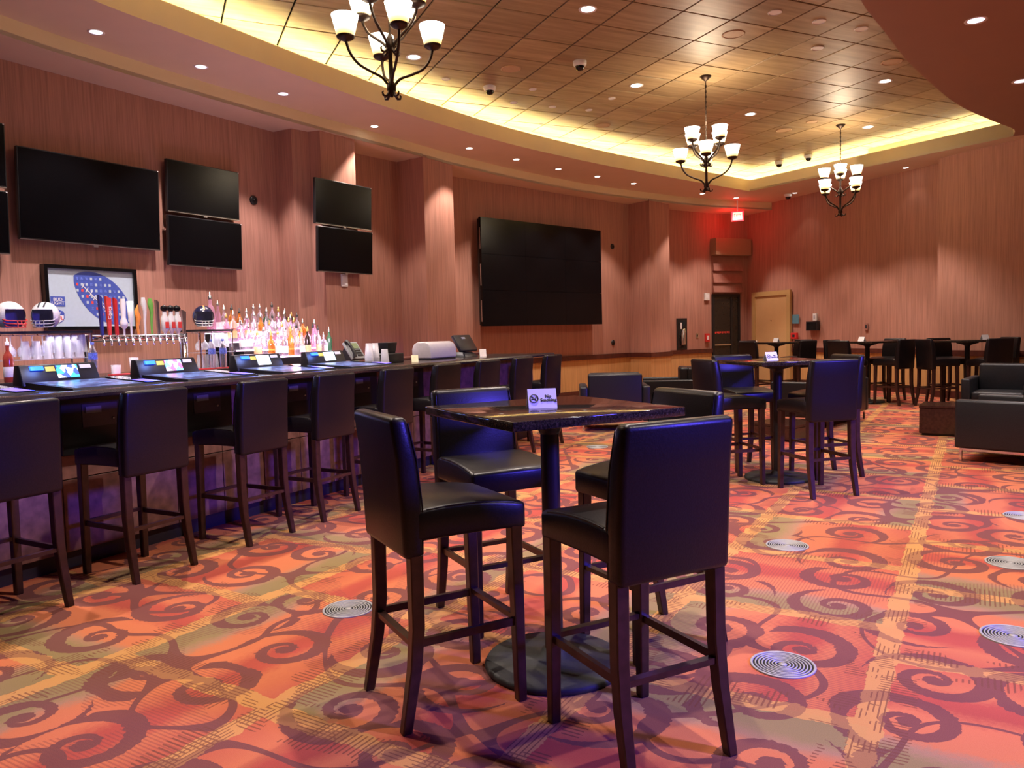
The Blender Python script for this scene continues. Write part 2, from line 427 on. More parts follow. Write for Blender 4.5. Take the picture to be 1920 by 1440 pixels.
for i, (sd, pl) in enumerate(DADO):
    struct(wallstrip('trim_%d' % (i+1), pl, .765, .862, 'rail', .045, .001))
    struct(wallstrip('wall_%s_dado' % sd, pl, .13, .765, 'wainscot', .012, .001))
    struct(wallstrip('baseboard_%s' % sd, pl, 0, .13, 'rail', .022, .001))
flo = MB().add([(x, y, 0) for x, y in OUT], [tuple(reversed(range(len(OUT))))]).build('floor', 'carpet'); struct(flo)
def crom(pts, n=8):
    pts = [Vector(p) for p in pts]; out = []
    for i in range(len(pts)-1):
        p0, p1, p2, p3 = pts[max(i-1, 0)], pts[i], pts[i+1], pts[min(i+2, len(pts)-1)]
        for k in range(n):
            t = k/n; out.append(tuple(.5*((2*p1)+(p2-p0)*t+(2*p0-5*p1+4*p2-p3)*t*t+(3*p1-p0-3*p2+p3)*t**3)))
    out.append(tuple(pts[-1])); return out
B1 = crom([(-5.35, 2.0), (-5.3, 3.6), (-5.0, 5.4), (-4.44, 7.0), (-3.93, 8.0), (-3.22, 9.2), (-2.45, 10.42), (-1.30, 12.09), (-.885, 12.70), (.093, 13.95), (1.59, 15.55), (3.03, 16.70), (4.6, 17.75), (6.27, 18.47)])
B2 = crom([(-4.45, 2.0), (-4.4, 3.6), (-4.08, 5.3), (-3.50, 6.74), (-3.02, 7.58), (-2.27, 8.84), (-1.52, 10.03), (-.82, 11.02), (.094, 12.17), (1.389, 13.51), (2.474, 14.50), (3.718, 15.57), (5.25, 16.86)])
FS = [(5.25, 16.86), (6.62, 14.75), (8.08, 12.47)]
RC = crom([(8.08, 12.47), (7.80, 12.02), (7.157, 11.50), (6.2, 10.68), (5.3, 9.72), (4.48, 8.77), (3.84, 7.94), (3.24, 7.16), (2.6, 6.1), (2.1, 4.7), (1.9, 3.4), (1.85, 2.0)], 4)
def resamp(pl, n):
    pl = [Vector(p) for p in pl]; d = [0]
    for a, b_ in zip(pl, pl[1:]): d.append(d[-1]+(b_-a).length)
    out = []; j = 0
    for i in range(n):
        t = d[-1]*i/(n-1)
        while j < len(d)-2 and d[j+1] < t: j += 1
        f = (t-d[j])/max(1e-9, d[j+1]-d[j]); out.append(tuple(pl[j].lerp(pl[j+1], min(1, f))))
    return out
B1 = resamp(B1, 97); B2 = resamp(B2, 97)
def flat(name, poly, z, m, th=.04):
    return MB().prism(poly, z, z+th).build(name, m)
def strip(a, b, m, name, z=None):
    """quad strip between two lists of 3d points"""
    n = len(a); return MB().add(list(a)+list(b), [(i, i+1, n+i+1, n+i) for i in range(n-1)], True).build(name, m)
z_ = lambda pl, z: [(x, y, z) for x, y in pl]
wl = [(-9.7, -.45)]+MAIN[1:]+PIER[1:]+REC[1:]+PIL[1:]+SCR[1:]+COL[1:]+COR[1:]+ALC[1:]
struct(flat('ceiling_ledge', [(-9.7, 2.0-2.45)]+MAIN[1:]+PIER[1:]+REC[1:]+PIL[1:]+SCR[1:]+COL[1:]+COR[1:]+ALC[1:]+[(6.27, 18.47)]+B1[::-1]+[(-5.35, -.45)], Z1, 'paint'))
struct(strip(z_(B1, Z1), z_(B1, Z2), 'paint_band', 'trim_10'))
struct(strip(z_(B1, Z2), z_(B2, Z2), 'paint', 'ceiling_soffit'))
struct(flat('ceiling_soffit_far', [B2[-1], (6.27, 18.47), (8.103, 14.154), (7.75, 14.0), (9.35, 10.34), (8.30, 12.35), (8.08, 12.47), (6.62, 14.75)], Z2, 'paint'))
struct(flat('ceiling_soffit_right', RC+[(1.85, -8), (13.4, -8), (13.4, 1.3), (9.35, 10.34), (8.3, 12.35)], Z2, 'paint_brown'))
struct(flat('ceiling_soffit_near', [(1.85, -8), (1.85, 2.0), (-4.45, 2.0), (-5.35, 2.0), (-5.35, -.45), (-9.7, -.45), (-9.7, -8)], Z2, 'paint'))
def cove(name, pl, lit, idx):
    o3 = offset_line(pl, -.34)   # outer wall of the trough (away from the tray)
    mid = offset_line(pl, -.012)
    struct(strip(z_(pl, Z2), z_(pl, LIP), 'paint_band', 'trim_%d' % idx))
    struct(strip(z_(pl, LIP), z_(mid, LIP), 'paint_band', 'trim_%d' % (idx+1)))
    struct(strip(z_(mid, LIP), z_(mid, Z2+.03), 'paint_band', 'trim_%d' % (idx+2)))
    struct(strip(z_(mid, Z2+.03), z_(o3, Z2+.03), 'paint', 'trim_%d' % (idx+3)))
    struct(strip(z_(o3, Z2+.03), z_(o3, Z3), 'paint_band', 'trim_%d' % (idx+4)))
    if lit:
        a, b_ = offset_line(pl, -.26), offset_line(pl, -.30)
        l = strip(z_(a, Z2+.15), z_(b_, Z2+.15), 'led_warm', 'cove_light'); tag(l, 'warm yellow LED cove strip hidden behind the %s tray edge' % lit, 'cove light', 'cove LED strips')
        a, b_ = offset_line(pl, -.17), offset_line(pl, -.20)
        l = strip(z_(a, Z2+.222), z_(b_, Z2+.222), 'led_cool', 'cove_light'); tag(l, 'cool white LED cove strip hidden behind the %s tray edge' % lit, 'cove light', 'cove LED strips')
cove('bar', B2+FS[1:], 'curved bar side and far', 20)
cove('right', [FS[-2]]+RC, None, 40)
# wood tiles of the tray, one by one
cap = MB().prism([(-6, 1), (-6, 20), (11, 20), (11, 1)], Z3+.06, Z3+.10).build('ceiling', 'void'); struct(cap)
TS, ta = .632, math.radians(90-65.3)
tx, ty = Vector((math.cos(ta), math.sin(ta))), Vector((-math.sin(ta), math.cos(ta))); t0 = Vector((1.066, 8.641))
trayp = B2 + FS[1:] + RC[1:]
def inside(p, poly):
    c = False; n = len(poly)
    for i in range(n):
        a, b_ = poly[i], poly[(i+1) % n]
        if (a[1] > p[1]) != (b_[1] > p[1]) and p[0] < (b_[0]-a[0])*(p[1]-a[1])/(b_[1]-a[1])+a[0]: c = not c
    return c
tp = []
for i in range(3):
    g = .0095; t_ = MB().box(g-TS/2, TS/2-g, g-TS/2, TS/2-g, 0, .02).build('ceiling_tile', 'tile_wood_%d' % i, bevel=.003, bseg=1); tp.append(t_)
cells = []
for i in range(-16, 17):
    for j in range(-16, 17):
        c = t0+tx*(i+.5)*TS+ty*(j+.5)*TS
        if any(inside((c+tx*a*TS*.5+ty*b_*TS*.5)[:], trayp) for a in (-1.9, -1, 0, 1, 1.9) for b_ in (-1.9, -1, 0, 1, 1.9)) and c.y > 3.6: cells.append((c, i, j))
cells.sort(key=lambda q: q[0].y)
first = [True]*3
for c, i, j in cells:
    k = random.choice((0, 1, 1, 2)); loc = (c.x, c.y, Z3+random.choice((0, 0, .002)))
    if first[k]: first[k] = False; o = tp[k]; o.parent = cap; o.location = loc; o.rotation_euler = (0, 0, ta)
    else: inst(tp[k], 'ceiling_tile', cap, loc, ta)

# ------------------------------------------------------------------ ceiling fixtures
def downlight(label, loc, power, col, ang, lens='lamp_lens', r=.075, group='recessed downlights', blend=.4):
    t = thing('recessed_downlight', label, 'downlight', loc, group=group)
    MB().lathe([(r, 0), (r*1.35, -.006), (r*1.38, 0)], 20).build('trim_ring', 'white', t)
    MB().lathe([(0, .0), (r, -.002)][::-1], 20).build('lens', lens, t)
    if power:
        s = spot('downlight_lamp', (loc[0], loc[1], loc[2]-.02), power, col, ang, blend)
    return t
SOFF = [(-3.827, 7.438), (-3.236, 8.426), (-2.649, 9.411), (-1.829, 10.943), (-.579, 12.349), (.168, 13.219), (.934, 14.075), (1.721, 14.837), (2.536, 15.624), (4.255, 16.989), (5.183, 17.655)]
ords = ['first', 'second', 'third', 'fourth', 'fifth', 'sixth', 'seventh', 'eighth', 'ninth', 'tenth', 'eleventh', 'twelfth', 'thirteenth', 'fourteenth', 'fifteenth', 'sixteenth']
for i, (x, y) in enumerate(SOFF):
    downlight('%s recessed downlight from the left along the curved bar soffit' % ords[i], (x, y, Z2-.001), P_SOFF*(1.25 if i < 3 else 1.0), COOL if i < 3 else WARM, 86, 'lamp_lens_dim' if i < 3 else 'lamp_lens', .055 if i < 3 else .048, group='soffit downlights')
downlight('recessed downlight in the soffit above the far wall with the tan door', (6.35, 17.2, Z2-.001), 4, WARM, 86, 'lamp_lens', .045, group='soffit downlights')
downlight('recessed downlight in the far soffit beside the rear chandelier', (7.54, 14.75, Z2-.001), 3, WARM, 86, 'lamp_lens', .045, group='soffit downlights')
downlight('nearer purple-white downlight in the brown right soffit', (4.604, 7.691, Z2-.001), P_SOFF*1.2, COOL, 100, 'lamp_lens_dim')
downlight('farther downlight in the brown right soffit at the picture edge', (6.335, 9.637, Z2-.001), P_SOFF*1.2, COOL, 100, 'lamp_lens_dim')
TL = [(.884, 8.214, 'bright round tile-ceiling downlight near the top of the picture'), (1.801, 10.75, 'bright tile-ceiling downlight left of the middle chandelier'), (3.85, 12.321, 'bright tile-ceiling downlight between the two far chandeliers'),
      (5.249, 10.838, 'bright tile-ceiling downlight close to the brown right soffit'), (6.153, 13.291, 'bright tile-ceiling downlight just right of the rear chandelier'), (-1.078, 9.467, 'bright tile-ceiling downlight behind the near chandelier')]
for x, y, l in TL: downlight(l, (x, y, Z3-.001), P_TILE, WARM, 86, 'lamp_lens', .07, 'tile ceiling downlights')
for x, y in ((1.2, 5.9), (-2.4, 6.2), (.3, 3.6), (-3.1, 4.5)):
    spot('tray_lamp', (x, y, 4.6), P_ROOM, WARM, 105, .4)
for x, y in ((3.4, 4.6), (2.9, 1.9), (6.4, 6.5)):
    spot('soffit_lamp', (x, y, Z2-.03), P_ROOM*.8, COOL, 105, .4)
def disc(name, label, cat, loc, r, m, group=None):
    t = thing(name, label, cat, loc, group=group)
    MB().lathe([(r*.84, -.001), (r*.86, -.010), (r, -.004), (r, 0)], 24).build('frame', 'white' if m != 'speaker' else 'speaker', t)
    MB().lathe([(r*.84, -.004), (0, -.004)], 24).build('grille', m, t); return t
for x, y, l in ((2.621, 8.998, 'large round ceiling speaker grille left of the brown right soffit'), (.087, 9.964, 'large round ceiling speaker grille above the bar end of the tiles'), (4.954, 10.064, 'round ceiling speaker at the edge of the brown right soffit'), (1.582, 12.761, 'round ceiling speaker in the bright cove glow'), (4.739, 13.362, 'larger round speaker near the rear chandelier'), (5.033, 12.858, 'smaller round speaker near the rear chandelier')):
    disc('ceiling_speaker', l, 'speaker', (x, y, Z3-.001), .13 if 'smaller' not in l else .10, 'speaker', 'ceiling speakers')
for i, (x, y) in enumerate(((2.896, 8.416), (3.477, 8.691), (4.052, 8.935), (3.784, 9.505))):
    disc('eyeball_fixture', '%s from left of the small white eyeball fixtures beside the right soffit' % ords[i], 'ceiling fixture', (x, y, Z3-.001), .075, 'white', 'eyeball fixtures')
for i, (x, y) in enumerate(((-.763, 10.288), (.126, 11.389), (.388, 10.799), (.705, 11.65), (1.265, 11.863), (1.538, 11.303))):
    disc('sprinkler_plate', '%s from left of the small round plates in the tiles above the bar' % ords[i], 'sprinkler', (x, y, Z3-.001), .055, 'white', 'small ceiling plates')
def domecam(label, loc, dark=False):
    t = thing('dome_camera', label, 'security camera', loc, group='ceiling dome cameras')
    MB().lathe([(.085, 0), (.085, -.03), (.075, -.055), (.06, -.06)], 20).build('housing', 'white_plastic', t)
    MB().lathe([(.058, -.058), (.055, -.085), (.035, -.108), (0, -.116)], 18).build('dome', 'black_gloss', t)
domecam('white dome camera on the tiles in the upper middle', (.939, 9.757, Z3-.001)); domecam('white dome camera on the tiles above the bar soffit', (-.201, 10.638, Z3-.001))
domecam('dome camera in the far cove glow left of the other', (5.541, 15.871, Z3-.001)); domecam('dome camera in the far cove glow nearest the rear chandelier', (5.935, 15.349, Z3-.001))
domecam('dark dome camera under the far soffit above the tan door', (6.25, 17.35, Z2-.001))

# ------------------------------------------------------------------ chandeliers
def bez(pts, n=14):
    return crom(pts, n)
def make_chandelier():
    """origin: bottom finial tip level; hub on the z axis"""
    t = thing('chandelier', 'x', 'chandelier', group='bronze chandeliers')
    st = MB(); st.lathe([(.012, .02), (.02, .05), (.035, .07), (.035, .11), (.018, .14), (.016, .36), (.034, .38), (.036, .44), (.02, .47), (.008, .5), (.008, .62)], 14); st.build('stem', 'bronze', t)
    ch = MB(); ch.tube([(0, 0, .60), (0, 0, 1.485)], .006, 6)
    for k in range(24):
        z = .64+k*.034; a = (k % 2)*PI/2
        ch.tube([(math.cos(a)*.011*math.cos(q), math.sin(a)*.011*math.cos(q), z+.02*math.sin(q)) for q in [i*PI/4 for i in range(9)]], .003, 5, False)
    ch.build('chain', 'bronze', t)
    MB().lathe([(.012, 1.455), (.05, 1.485), (.075, 1.51), (.075, 1.52)], 20).build('canopy', 'bronze', t)
    sh = sa = sc = sl = su = None
    for tier, R, z0, zt, off in ((0, .335, .10, .42, 0), (1, .25, .40, .65, PI/4)):
        for k in range(4):
            a = off+k*PI/2+.35
            if tier == 0:
                pr = [(.02, .10), (.07, .16), (.16, .20), (.25, .25), (.31, .33), (R, zt)]
            else:
                pr = [(.02, .38), (.06, .43), (.12, .475), (.19, .53), (.235, .60), (R, zt)]
            key = sl if tier == 0 else su
            if key is None:
                o = MB().tube(bez([(x, 0, z) for x, z in pr], 5), .011, 8).build('arm', 'bronze', t, rotz=a)
                if tier == 0: sl = o
                else: su = o
            else: o = inst(key, 'arm', t, rotz=a)
            lc = (R*math.cos(a), R*math.sin(a), zt)
            if sc is None:
                sc = MB().lathe([(.012, -.02), (.055, 0), (.068, .012), (.068, .022), (.055, .024)], 18).build('cup', 'bronze', t, lc)
                sh = MB().lathe([(.060, .0), (.070, .02), (.098, .135), (.102, .150), (.096, .150), (.066, .02), (.055, .004)], 20).build('shade', 'shade_glass', t, (lc[0], lc[1], lc[2]+.02))
            else:
                inst(sc, 'cup', t, lc); inst(sh, 'shade', t, (lc[0], lc[1], lc[2]+.02))
    for zc, n_, dz in ((.07, 4, -1), (.40, 4, -1)):
        for k in range(n_):
            a = k*PI/2+.8; ca, sa_ = math.cos(a), math.sin(a)
            MB().tube([(ca*x, sa_*x, zc+z) for x, z in ((.015, .0), (.03, -.03), (.055, -.055), (.08, -.05), (.088, -.03), (.078, -.02))], [.012, .011, .010, .009, .007, .005], 7).build('scroll', 'bronze', t)
    return t
ch = make_chandelier(); ch.location = (-.867, 6.039, 3.18); ch['label'] = 'near bronze chandelier with glowing bowl shades at top left of centre'
dup(ch, (2.671, 10.444, 3.18), -.60, 'middle bronze chandelier hanging before the far cove corner'); dup(ch, (5.603, 13.106, 3.18), .03, 'smallest rearmost bronze chandelier near the far wall')
for x, y in ((-.886, 6.173), (2.671, 10.444), (5.603, 13.106)):
    l = bpy.data.lights.new('chandelier_glow', 'POINT'); l.energy = 26; l.color = (1, .78, .52); l.shadow_soft_size = .15; l.specular_factor = 0
    o = bpy.data.objects.new('chandelier_glow', l); C.objects.link(o); o.location = (x, y, 4.12)

# ------------------------------------------------------------------ chairs and tables
def make_stool():
    t = thing('bar_stool', 'x', 'bar stool')
    s = MB(); ys = [-.205+.44*i/9 for i in range(10)]; vs_ = []
    for yy in ys:
        u = (yy+.05)/.30; zt = .782-.034*u*u; zb = .665-.012*u*u if yy < .2 else .672-.02
        vs_ += [(-.215, yy, zb), (.215, yy, zb), (.215, yy, zt), (-.215, yy, zt)]
    n = len(ys); fs = [(0, 1, 2, 3), tuple((n-1)*4+k for k in (3, 2, 1, 0))]
    for i in range(n-1):
        for k in range(4): a, b_ = i*4+k, i*4+(k+1) % 4; fs.append((b_, a, a+4, b_+4))
    s.add(vs_, [tuple(reversed(f)) for f in fs], True); seat = s.build('seat', 'leather', t, bevel=.016)
    for sx in (-1, 1): MB().tube([(sx*.209, yy, .776-.034*((yy+.05)/.30)**2) for yy in ys[1:-1]], .0045, 6).build('piping', 'leather', seat)
    bk = MB(); prof = [(-.195, .605, .215), (-.20, .78, .216), (-.212, .95, .214), (-.236, 1.098, .210)]; vs_ = []
    for i, (yy, z, hw) in enumerate(prof):
        th = (.075, .078, .074, .062)[i]
        vs_ += [(-hw, yy-th/2-.01, z), (hw, yy-th/2-.01, z), (hw, yy+th/2-.01, z), (-hw, yy+th/2-.01, z)]
    fs = [(3, 2, 1, 0), tuple(12+k for k in range(4))]+[(i*4+k, i*4+(k+1) % 4, (i+1)*4+(k+1) % 4, (i+1)*4+k) for i in range(3) for k in range(4)]
    bk.add(vs_, fs, True); bo = bk.build('backrest', 'leather', t, bevel=.022, bseg=3)
    for sx in (-1, 1): MB().tube([(sx*.209, -.168-.008, .62), (sx*.210, -.172, .78), (sx*.207, -.187, .95), (sx*.200, -.212, 1.075)], .0035, 6).build('seam', 'leather', bo)
    for sx in (-1, 1):
        MB().bar((sx*.188, .195, .68), (sx*.192, .205, 0), .047, .037).build('leg', 'leg_wood', t, bevel=.004, bseg=1)
        l = MB(); rg = []
        for cx_, cy_, cz_, hw_ in ((sx*.188, -.198, .62, .024), (sx*.190, -.20, .36, .023), (sx*.1925, -.214, .22, .0215), (sx*.196, -.255, 0, .018)):
            rg += [(cx_+a*hw_, cy_+b_*hw_, cz_) for a, b_ in ((-1, -1), (-1, 1), (1, 1), (1, -1))]
        l.add(rg, [(3, 2, 1, 0), (12, 13, 14, 15)]+[(i*4+k, i*4+(k+1) % 4, (i+1)*4+(k+1) % 4, (i+1)*4+k) for i in range(3) for k in range(4)])
        l.build('leg', 'leg_wood', t, bevel=.004, bseg=1)
        MB().bar((sx*.190, -.205, .305), (sx*.190, .2, .305), .018, .018, .028, .028).build('stretcher', 'leg_wood', t)
    MB().bar((-.19, .2, .315), (.19, .2, .315), .028, .028, .02, .02).build('stretcher', 'leg_wood', t)
    MB().bar((-.19, -.206, .30), (.19, -.206, .30), .028, .028, .02, .02).build('stretcher', 'leg_wood', t)
    return t
stool = make_stool(); used = [False]
def place_stool(x, y, rz, label, group):
    if not used[0]:
        used[0] = True; stool.location = (x, y, 0); stool.rotation_euler = (0, 0, rz); stool['label'] = label; stool['group'] = group; return stool
    return dup(stool, (x, y, 0), rz, label, group)
def make_table():
    t = thing('pub_table', 'x', 'table', group='square pub tables')
    MB().box(-.381, .381, -.381, .381, 1.035, 1.07).build('table_top', 'granite', t, bevel=.004, bseg=2)
    MB().lathe([(.04, .96), (.05, .985), (.16, 1.018), (.16, 1.035)], 20).build('top_plate', 'black_metal', t)
    MB().lathe([(.038, .03), (.038, 1.03)], 20).build('pole', 'black_metal', t)
    MB().lathe([(.285, 0), (.29, .012), (.28, .028), (.2, .036), (.06, .045), (.05, .07), (.038, .075)], 40).build('base', 'cast_iron', t)
    return t
tab = make_table(); tused = [False]
def place_table(x, y, a, label):
    if not tused[0]: tused[0] = True; tab.location = (x, y, 0); tab.rotation_euler = (0, 0, a); tab['label'] = label
    else: dup(tab, (x, y, 0), a, label)
def tent(loc, rz, label, words=True, m='card', wd=.115, h=.075):
    t = thing('table_tent', label, 'sign', loc, rz, group='folded table cards')
    th = .0012
    for sy in (-1, 1):
        MB().add([(-wd/2, sy*.032, 0), (wd/2, sy*.032, 0), (wd/2, sy*.0008, h), (-wd/2, sy*.0008, h), (-wd/2, sy*(.032-th), 0), (wd/2, sy*(.032-th), 0), (wd/2, 0, h-th), (-wd/2, 0, h-th)], [(0, 1, 2, 3), (5, 4, 7, 6), (0, 4, 5, 1), (2, 6, 7, 3), (0, 3, 7, 4), (1, 5, 6, 2)]).build('card_face', m, t)
    tilt = math.atan2(h, .032)
    if words:
        c0 = Vector((0, -.017, h*.5)); up = Vector((0, .032, h)).normalized(); nrm = Vector((0, -h, .032)).normalized()
        R_ = (tilt, 0, 0)
        textmesh('lettering', 'No\nSmoking', .019, 'ink', t, c0+nrm*.0012+Vector((.024, 0, 0)), R_)
        g = MB(); cx = -.033
        ring = [(cx+.0165*math.cos(q), .0165*math.sin(q)) for q in [i*PI/12 for i in range(25)]]
        P3 = lambda a, b_: c0+nrm*.0016+Vector((a, 0, 0))+up*b_
        g.tube([P3(a, b_) for a, b_ in ring], .0014, 5, False); g.tube([P3(cx-.0115, .0115), P3(cx+.0115, -.0115)], .0013, 5)
        g.tube([P3(cx-.010, -.002), P3(cx+.007, -.002)], .0018, 5); g.tube([P3(cx+.008, 0), P3(cx+.0095, .004), P3(cx+.007, .008)], .0008, 4)
        g.build('no_smoking_symbol', 'ink', t)
    return t
T1 = (.147, 3.094); a1 = math.radians(29)
place_table(T1[0], T1[1], a1, 'square speckled granite pub table standing in the near foreground')
r_ = lambda a: a
place_stool(T1[0]-.475*math.cos(a1), T1[1]-.475*math.sin(a1), a1-PI/2, 'black leather stool left of the near table with its back to the bar', 'stools around the near pub table')
place_stool(T1[0]+.49*math.cos(a1), T1[1]+.49*math.sin(a1), a1+PI/2, 'black leather stool mostly hidden behind the frontmost stool at the near table', 'stools around the near pub table')
place_stool(.383, 2.53, math.radians(27), 'large frontmost black leather stool seen from behind at the near table', 'stools around the near pub table')
place_stool(-.10, 3.66, math.radians(27)+PI, 'blue-lit stool facing the camera behind the near table', 'stools around the near pub table')
tent((T1[0]-.03, T1[1]-.03, 1.0705), math.radians(8), 'white No Smoking table card on the near pub table')
T2 = (2.373, 6.854); a2 = math.radians(13)
place_table(T2[0], T2[1], a2, 'square pub table in the middle distance behind the near one')
place_stool(T2[0]-.47*math.cos(a2), T2[1]-.47*math.sin(a2), a2-PI/2, 'black stool left of the middle pub table facing right', 'stools around the middle pub table')
place_stool(T2[0]+.47*math.cos(a2), T2[1]+.47*math.sin(a2), a2+PI/2, 'black stool right of the middle pub table overlapped by the purple-lit one', 'stools around the middle pub table')
place_stool(2.487, 6.28, a2, 'purple-lit stool before the middle pub table, back to the camera', 'stools around the middle pub table')
place_stool(2.25, 7.43, a2+PI, 'blue-lit stool on the far side of the middle pub table', 'stools around the middle pub table')
tent((T2[0]-.10, T2[1]-.12, 1.0705), math.radians(16), 'white table card on the middle pub table', True)
def far_set(c, a, name, cards, skip=()):
    place_table(c[0], c[1], a, 'square pub table %s' % name)
    for k, (q, nm) in enumerate(((a, 'right of'), (a+PI/2, 'behind'), (a+PI, 'left of'), (a-PI/2, 'in front of'))):
        if k in skip: continue
        place_stool(c[0]+.50*math.cos(q), c[1]+.50*math.sin(q), q+PI/2, 'dark stool %s the pub table %s' % (nm, name), 'stools around the far pub tables')
    tent((c[0]+cards, c[1]-.05, 1.0705), a, 'small white card on the pub table %s' % name, False)
far_set((5.02, 14.55), math.radians(-62), 'before the tan door', -.02)
far_set((6.20, 13.38), math.radians(-62), 'beside the far wall thermostat', -.12)
far_set((7.42, 12.50), math.radians(5), 'nearest the far wall pier', .25)

# ------------------------------------------------------------------ lounge seating
def lounge(label, loc, rz, wd=.82, dp=.82, arm=.61, back=.78, group='black lounge seats', name='lounge_chair'):
    t = thing(name, label, 'armchair' if wd < 1.1 else 'loveseat', loc, rz, group)
    hw = wd/2; hd = dp/2; ar = .11
    for sx in (-1, 1):
        x0, x1 = (-hw, -hw+ar) if sx < 0 else (hw-ar, hw)
        MB().box(x0, x1, -hd, hd, .135, arm).build('arm', 'leather_lounge', t, bevel=.025, bseg=3)
    MB().box(-hw+ar, hw-ar, -hd, -hd+.16, .135, back).build('backrest', 'leather_lounge', t, bevel=.03, bseg=3)
    MB().box(-hw+ar, hw-ar, -hd+.16, hd-.01, .135, .30).build('seat_frame', 'leather_lounge', t, bevel=.012)
    n = 1 if wd < 1.1 else 2; w1 = (wd-2*ar)/n
    for k in range(n):
        MB().box(-hw+ar+k*w1+.004, -hw+ar+(k+1)*w1-.004, -hd+.16, hd, .30, .44).build('seat_cushion', 'leather_lounge', t, bevel=.035, bseg=3)
        MB().box(-hw+ar+k*w1+.01, -hw+ar+(k+1)*w1-.01, -hd+.14, -hd+.28, .42, back+.01).build('back_cushion', 'leather_lounge', t, bevel=.04, bseg=3)
    r_ = MB()
    for yy in (-hd+.05, hd-.05): r_.bar((-hw+.04, yy, .125), (hw-.04, yy, .125), .022)
    for sx in (-1, 1): r_.bar((sx*(hw-.04), -hd+.05, .125), (sx*(hw-.04), hd-.05, .125), .022)
    r_.build('base_rail', 'chrome', t)
    for sx in (-1, 1):
        for sy in (-1, 1): MB().bar((sx*(hw-.04), sy*(hd-.05), .125), (sx*(hw-.04), sy*(hd-.05), 0), .024).build('leg', 'chrome', t)
    return t
lounge('black lounge chair nearest the right picture edge, side arm toward the camera', (4.90, 7.46, 0), math.radians(43))
lounge('black lounge chair at the right edge behind the glossy cube table', (6.55, 10.25, 0), math.radians(140))
lounge('black loveseat behind the middle pub table, back to the camera', (4.33, 10.76, 0), math.radians(47.8), wd=1.39, dp=.86, group=None, name='loveseat')
lounge('black lounge chair seen from behind above the near table top', (1.42, 10.75, 0), math.radians(-4), wd=.95)
lounge('black lounge chair turned left under the dado column', (2.42, 11.75, 0), math.radians(80))
def cube_table(label, loc, rz, s, h):
    t = thing('cube_table', label, 'coffee table', loc, rz, group='dark cube tables')
    MB().box(-s/2, s/2, -s/2, s/2, h-.03, h).build('table_top', 'cube_wood', t, bevel=.004, bseg=1)
    MB().box(-s/2+.004, s/2-.004, -s/2+.004, s/2-.004, .03, h-.032).build('body', 'cube_wood', t, bevel=.004, bseg=1)
    MB().box(-s/2+.03, s/2-.03, -s/2+.03, s/2-.03, 0, .03).build('plinth', 'black_plastic', t)
cube_table('glossy dark brown cube table beside the right lounge chair', (5.32, 9.36, 0), math.radians(-34), .56, .366)
cube_table('low dark wooden coffee table glimpsed under the middle pub table', (3.33, 9.35, 0), math.radians(38), .62, .20)

# ------------------------------------------------------------------ floor diffusers
def diffuser(label, x, y):
    t = thing('floor_diffuser', label, 'floor vent', (x, y, .0), group='round floor vents')
    MB().lathe([(.128, 0), (.128, .004), (.126, .006), (.119, .006), (.117, .004), (.117, 0)], 36).build('rim', 'steel_ring', t)
    MB().lathe([(.118, .0012), (0, .0012)], 32).build('basket', 'void', t)
    for k in range(7):
        r = .107-k*.0132; MB().lathe([(r-.0030, .0015), (r-.0027, .005), (r+.0027, .005), (r+.0030, .0015)], 32).build('slat', 'steel_ring', t)
    MB().lathe([(.017, .001), (.017, .005), (0, .005)], 16).build('hub', 'steel_ring', t)
for x, y, l in ((-.855, 3.798, 'left of the near pub table'), (1.069, 3.031, 'right of the frontmost stool'), (1.695, 4.725, 'between the near and middle pub tables on the right'), (2.794, 4.264, 'farther one cut by the right picture edge'), (2.151, 3.257, 'nearest one cut by the right picture edge'), (3.56, 5.299, 'farthest one at the right picture edge'), (.988, 9.002, 'far off near the last bar stool')):
    diffuser('round steel swirl floor vent, '+l, x, y)
# ------------------------------------------------------------------ the bar (local frame: +x away along the bar, +y toward the bartender)
BA = math.radians(61.5); P0 = Vector((-2.25, 5.47))
bd = Vector((math.cos(BA), math.sin(BA))); bb = Vector((-math.sin(BA), math.cos(BA)))
def L(x, y, z): q = P0+bd*x+bb*y; return Vector((q.x, q.y, z))
X0, X1 = -4.6, 5.30
bar = thing('bar_counter', 'long dark bar with rose-brown panelled front along the left side', 'bar', L(0, 0, 0), BA)
MB().box(X0, X1, .02, .52, .10, 1.05).build('carcass', 'black_plastic', bar)
MB().box(X0, X1, .03, .50, 0, .10).build('kick_plate', 'bar_kick', bar)
ct = MB(); prof = [(-.30, 1.055), (-.315, 1.062), (-.322, 1.078), (-.315, 1.094), (-.30, 1.100), (-.24, 1.100), (-.225, 1.092), (.60, 1.092), (.605, 1.055)]
n = len(prof); ct.add([(X0, y, z) for y, z in prof]+[(X1, y, z) for y, z in prof], [tuple(range(n)), tuple(reversed(range(n, 2*n)))]+[(i, i+n, (i+1) % n+n, (i+1) % n) for i in range(n)])
ct.build('counter_top', 'counter', bar)
pw = .40; k = 0
PX = []
x = X0
pa = pb = None
while x < X1-.02:
    x2 = min(x+pw, X1); full = abs(x2-x-pw) < 1e-6
    for z0, z1 in ((.105, .545), (.551, .70), (.706, 1.05)):
        MB().box(x+.003, x2-.003, 0, .02, z0, z1).build('panel', 'bar_panel', bar, bevel=.002, bseg=1)
    x = x2
MCH = [-1.55, -.72, .09, .98, 1.80]
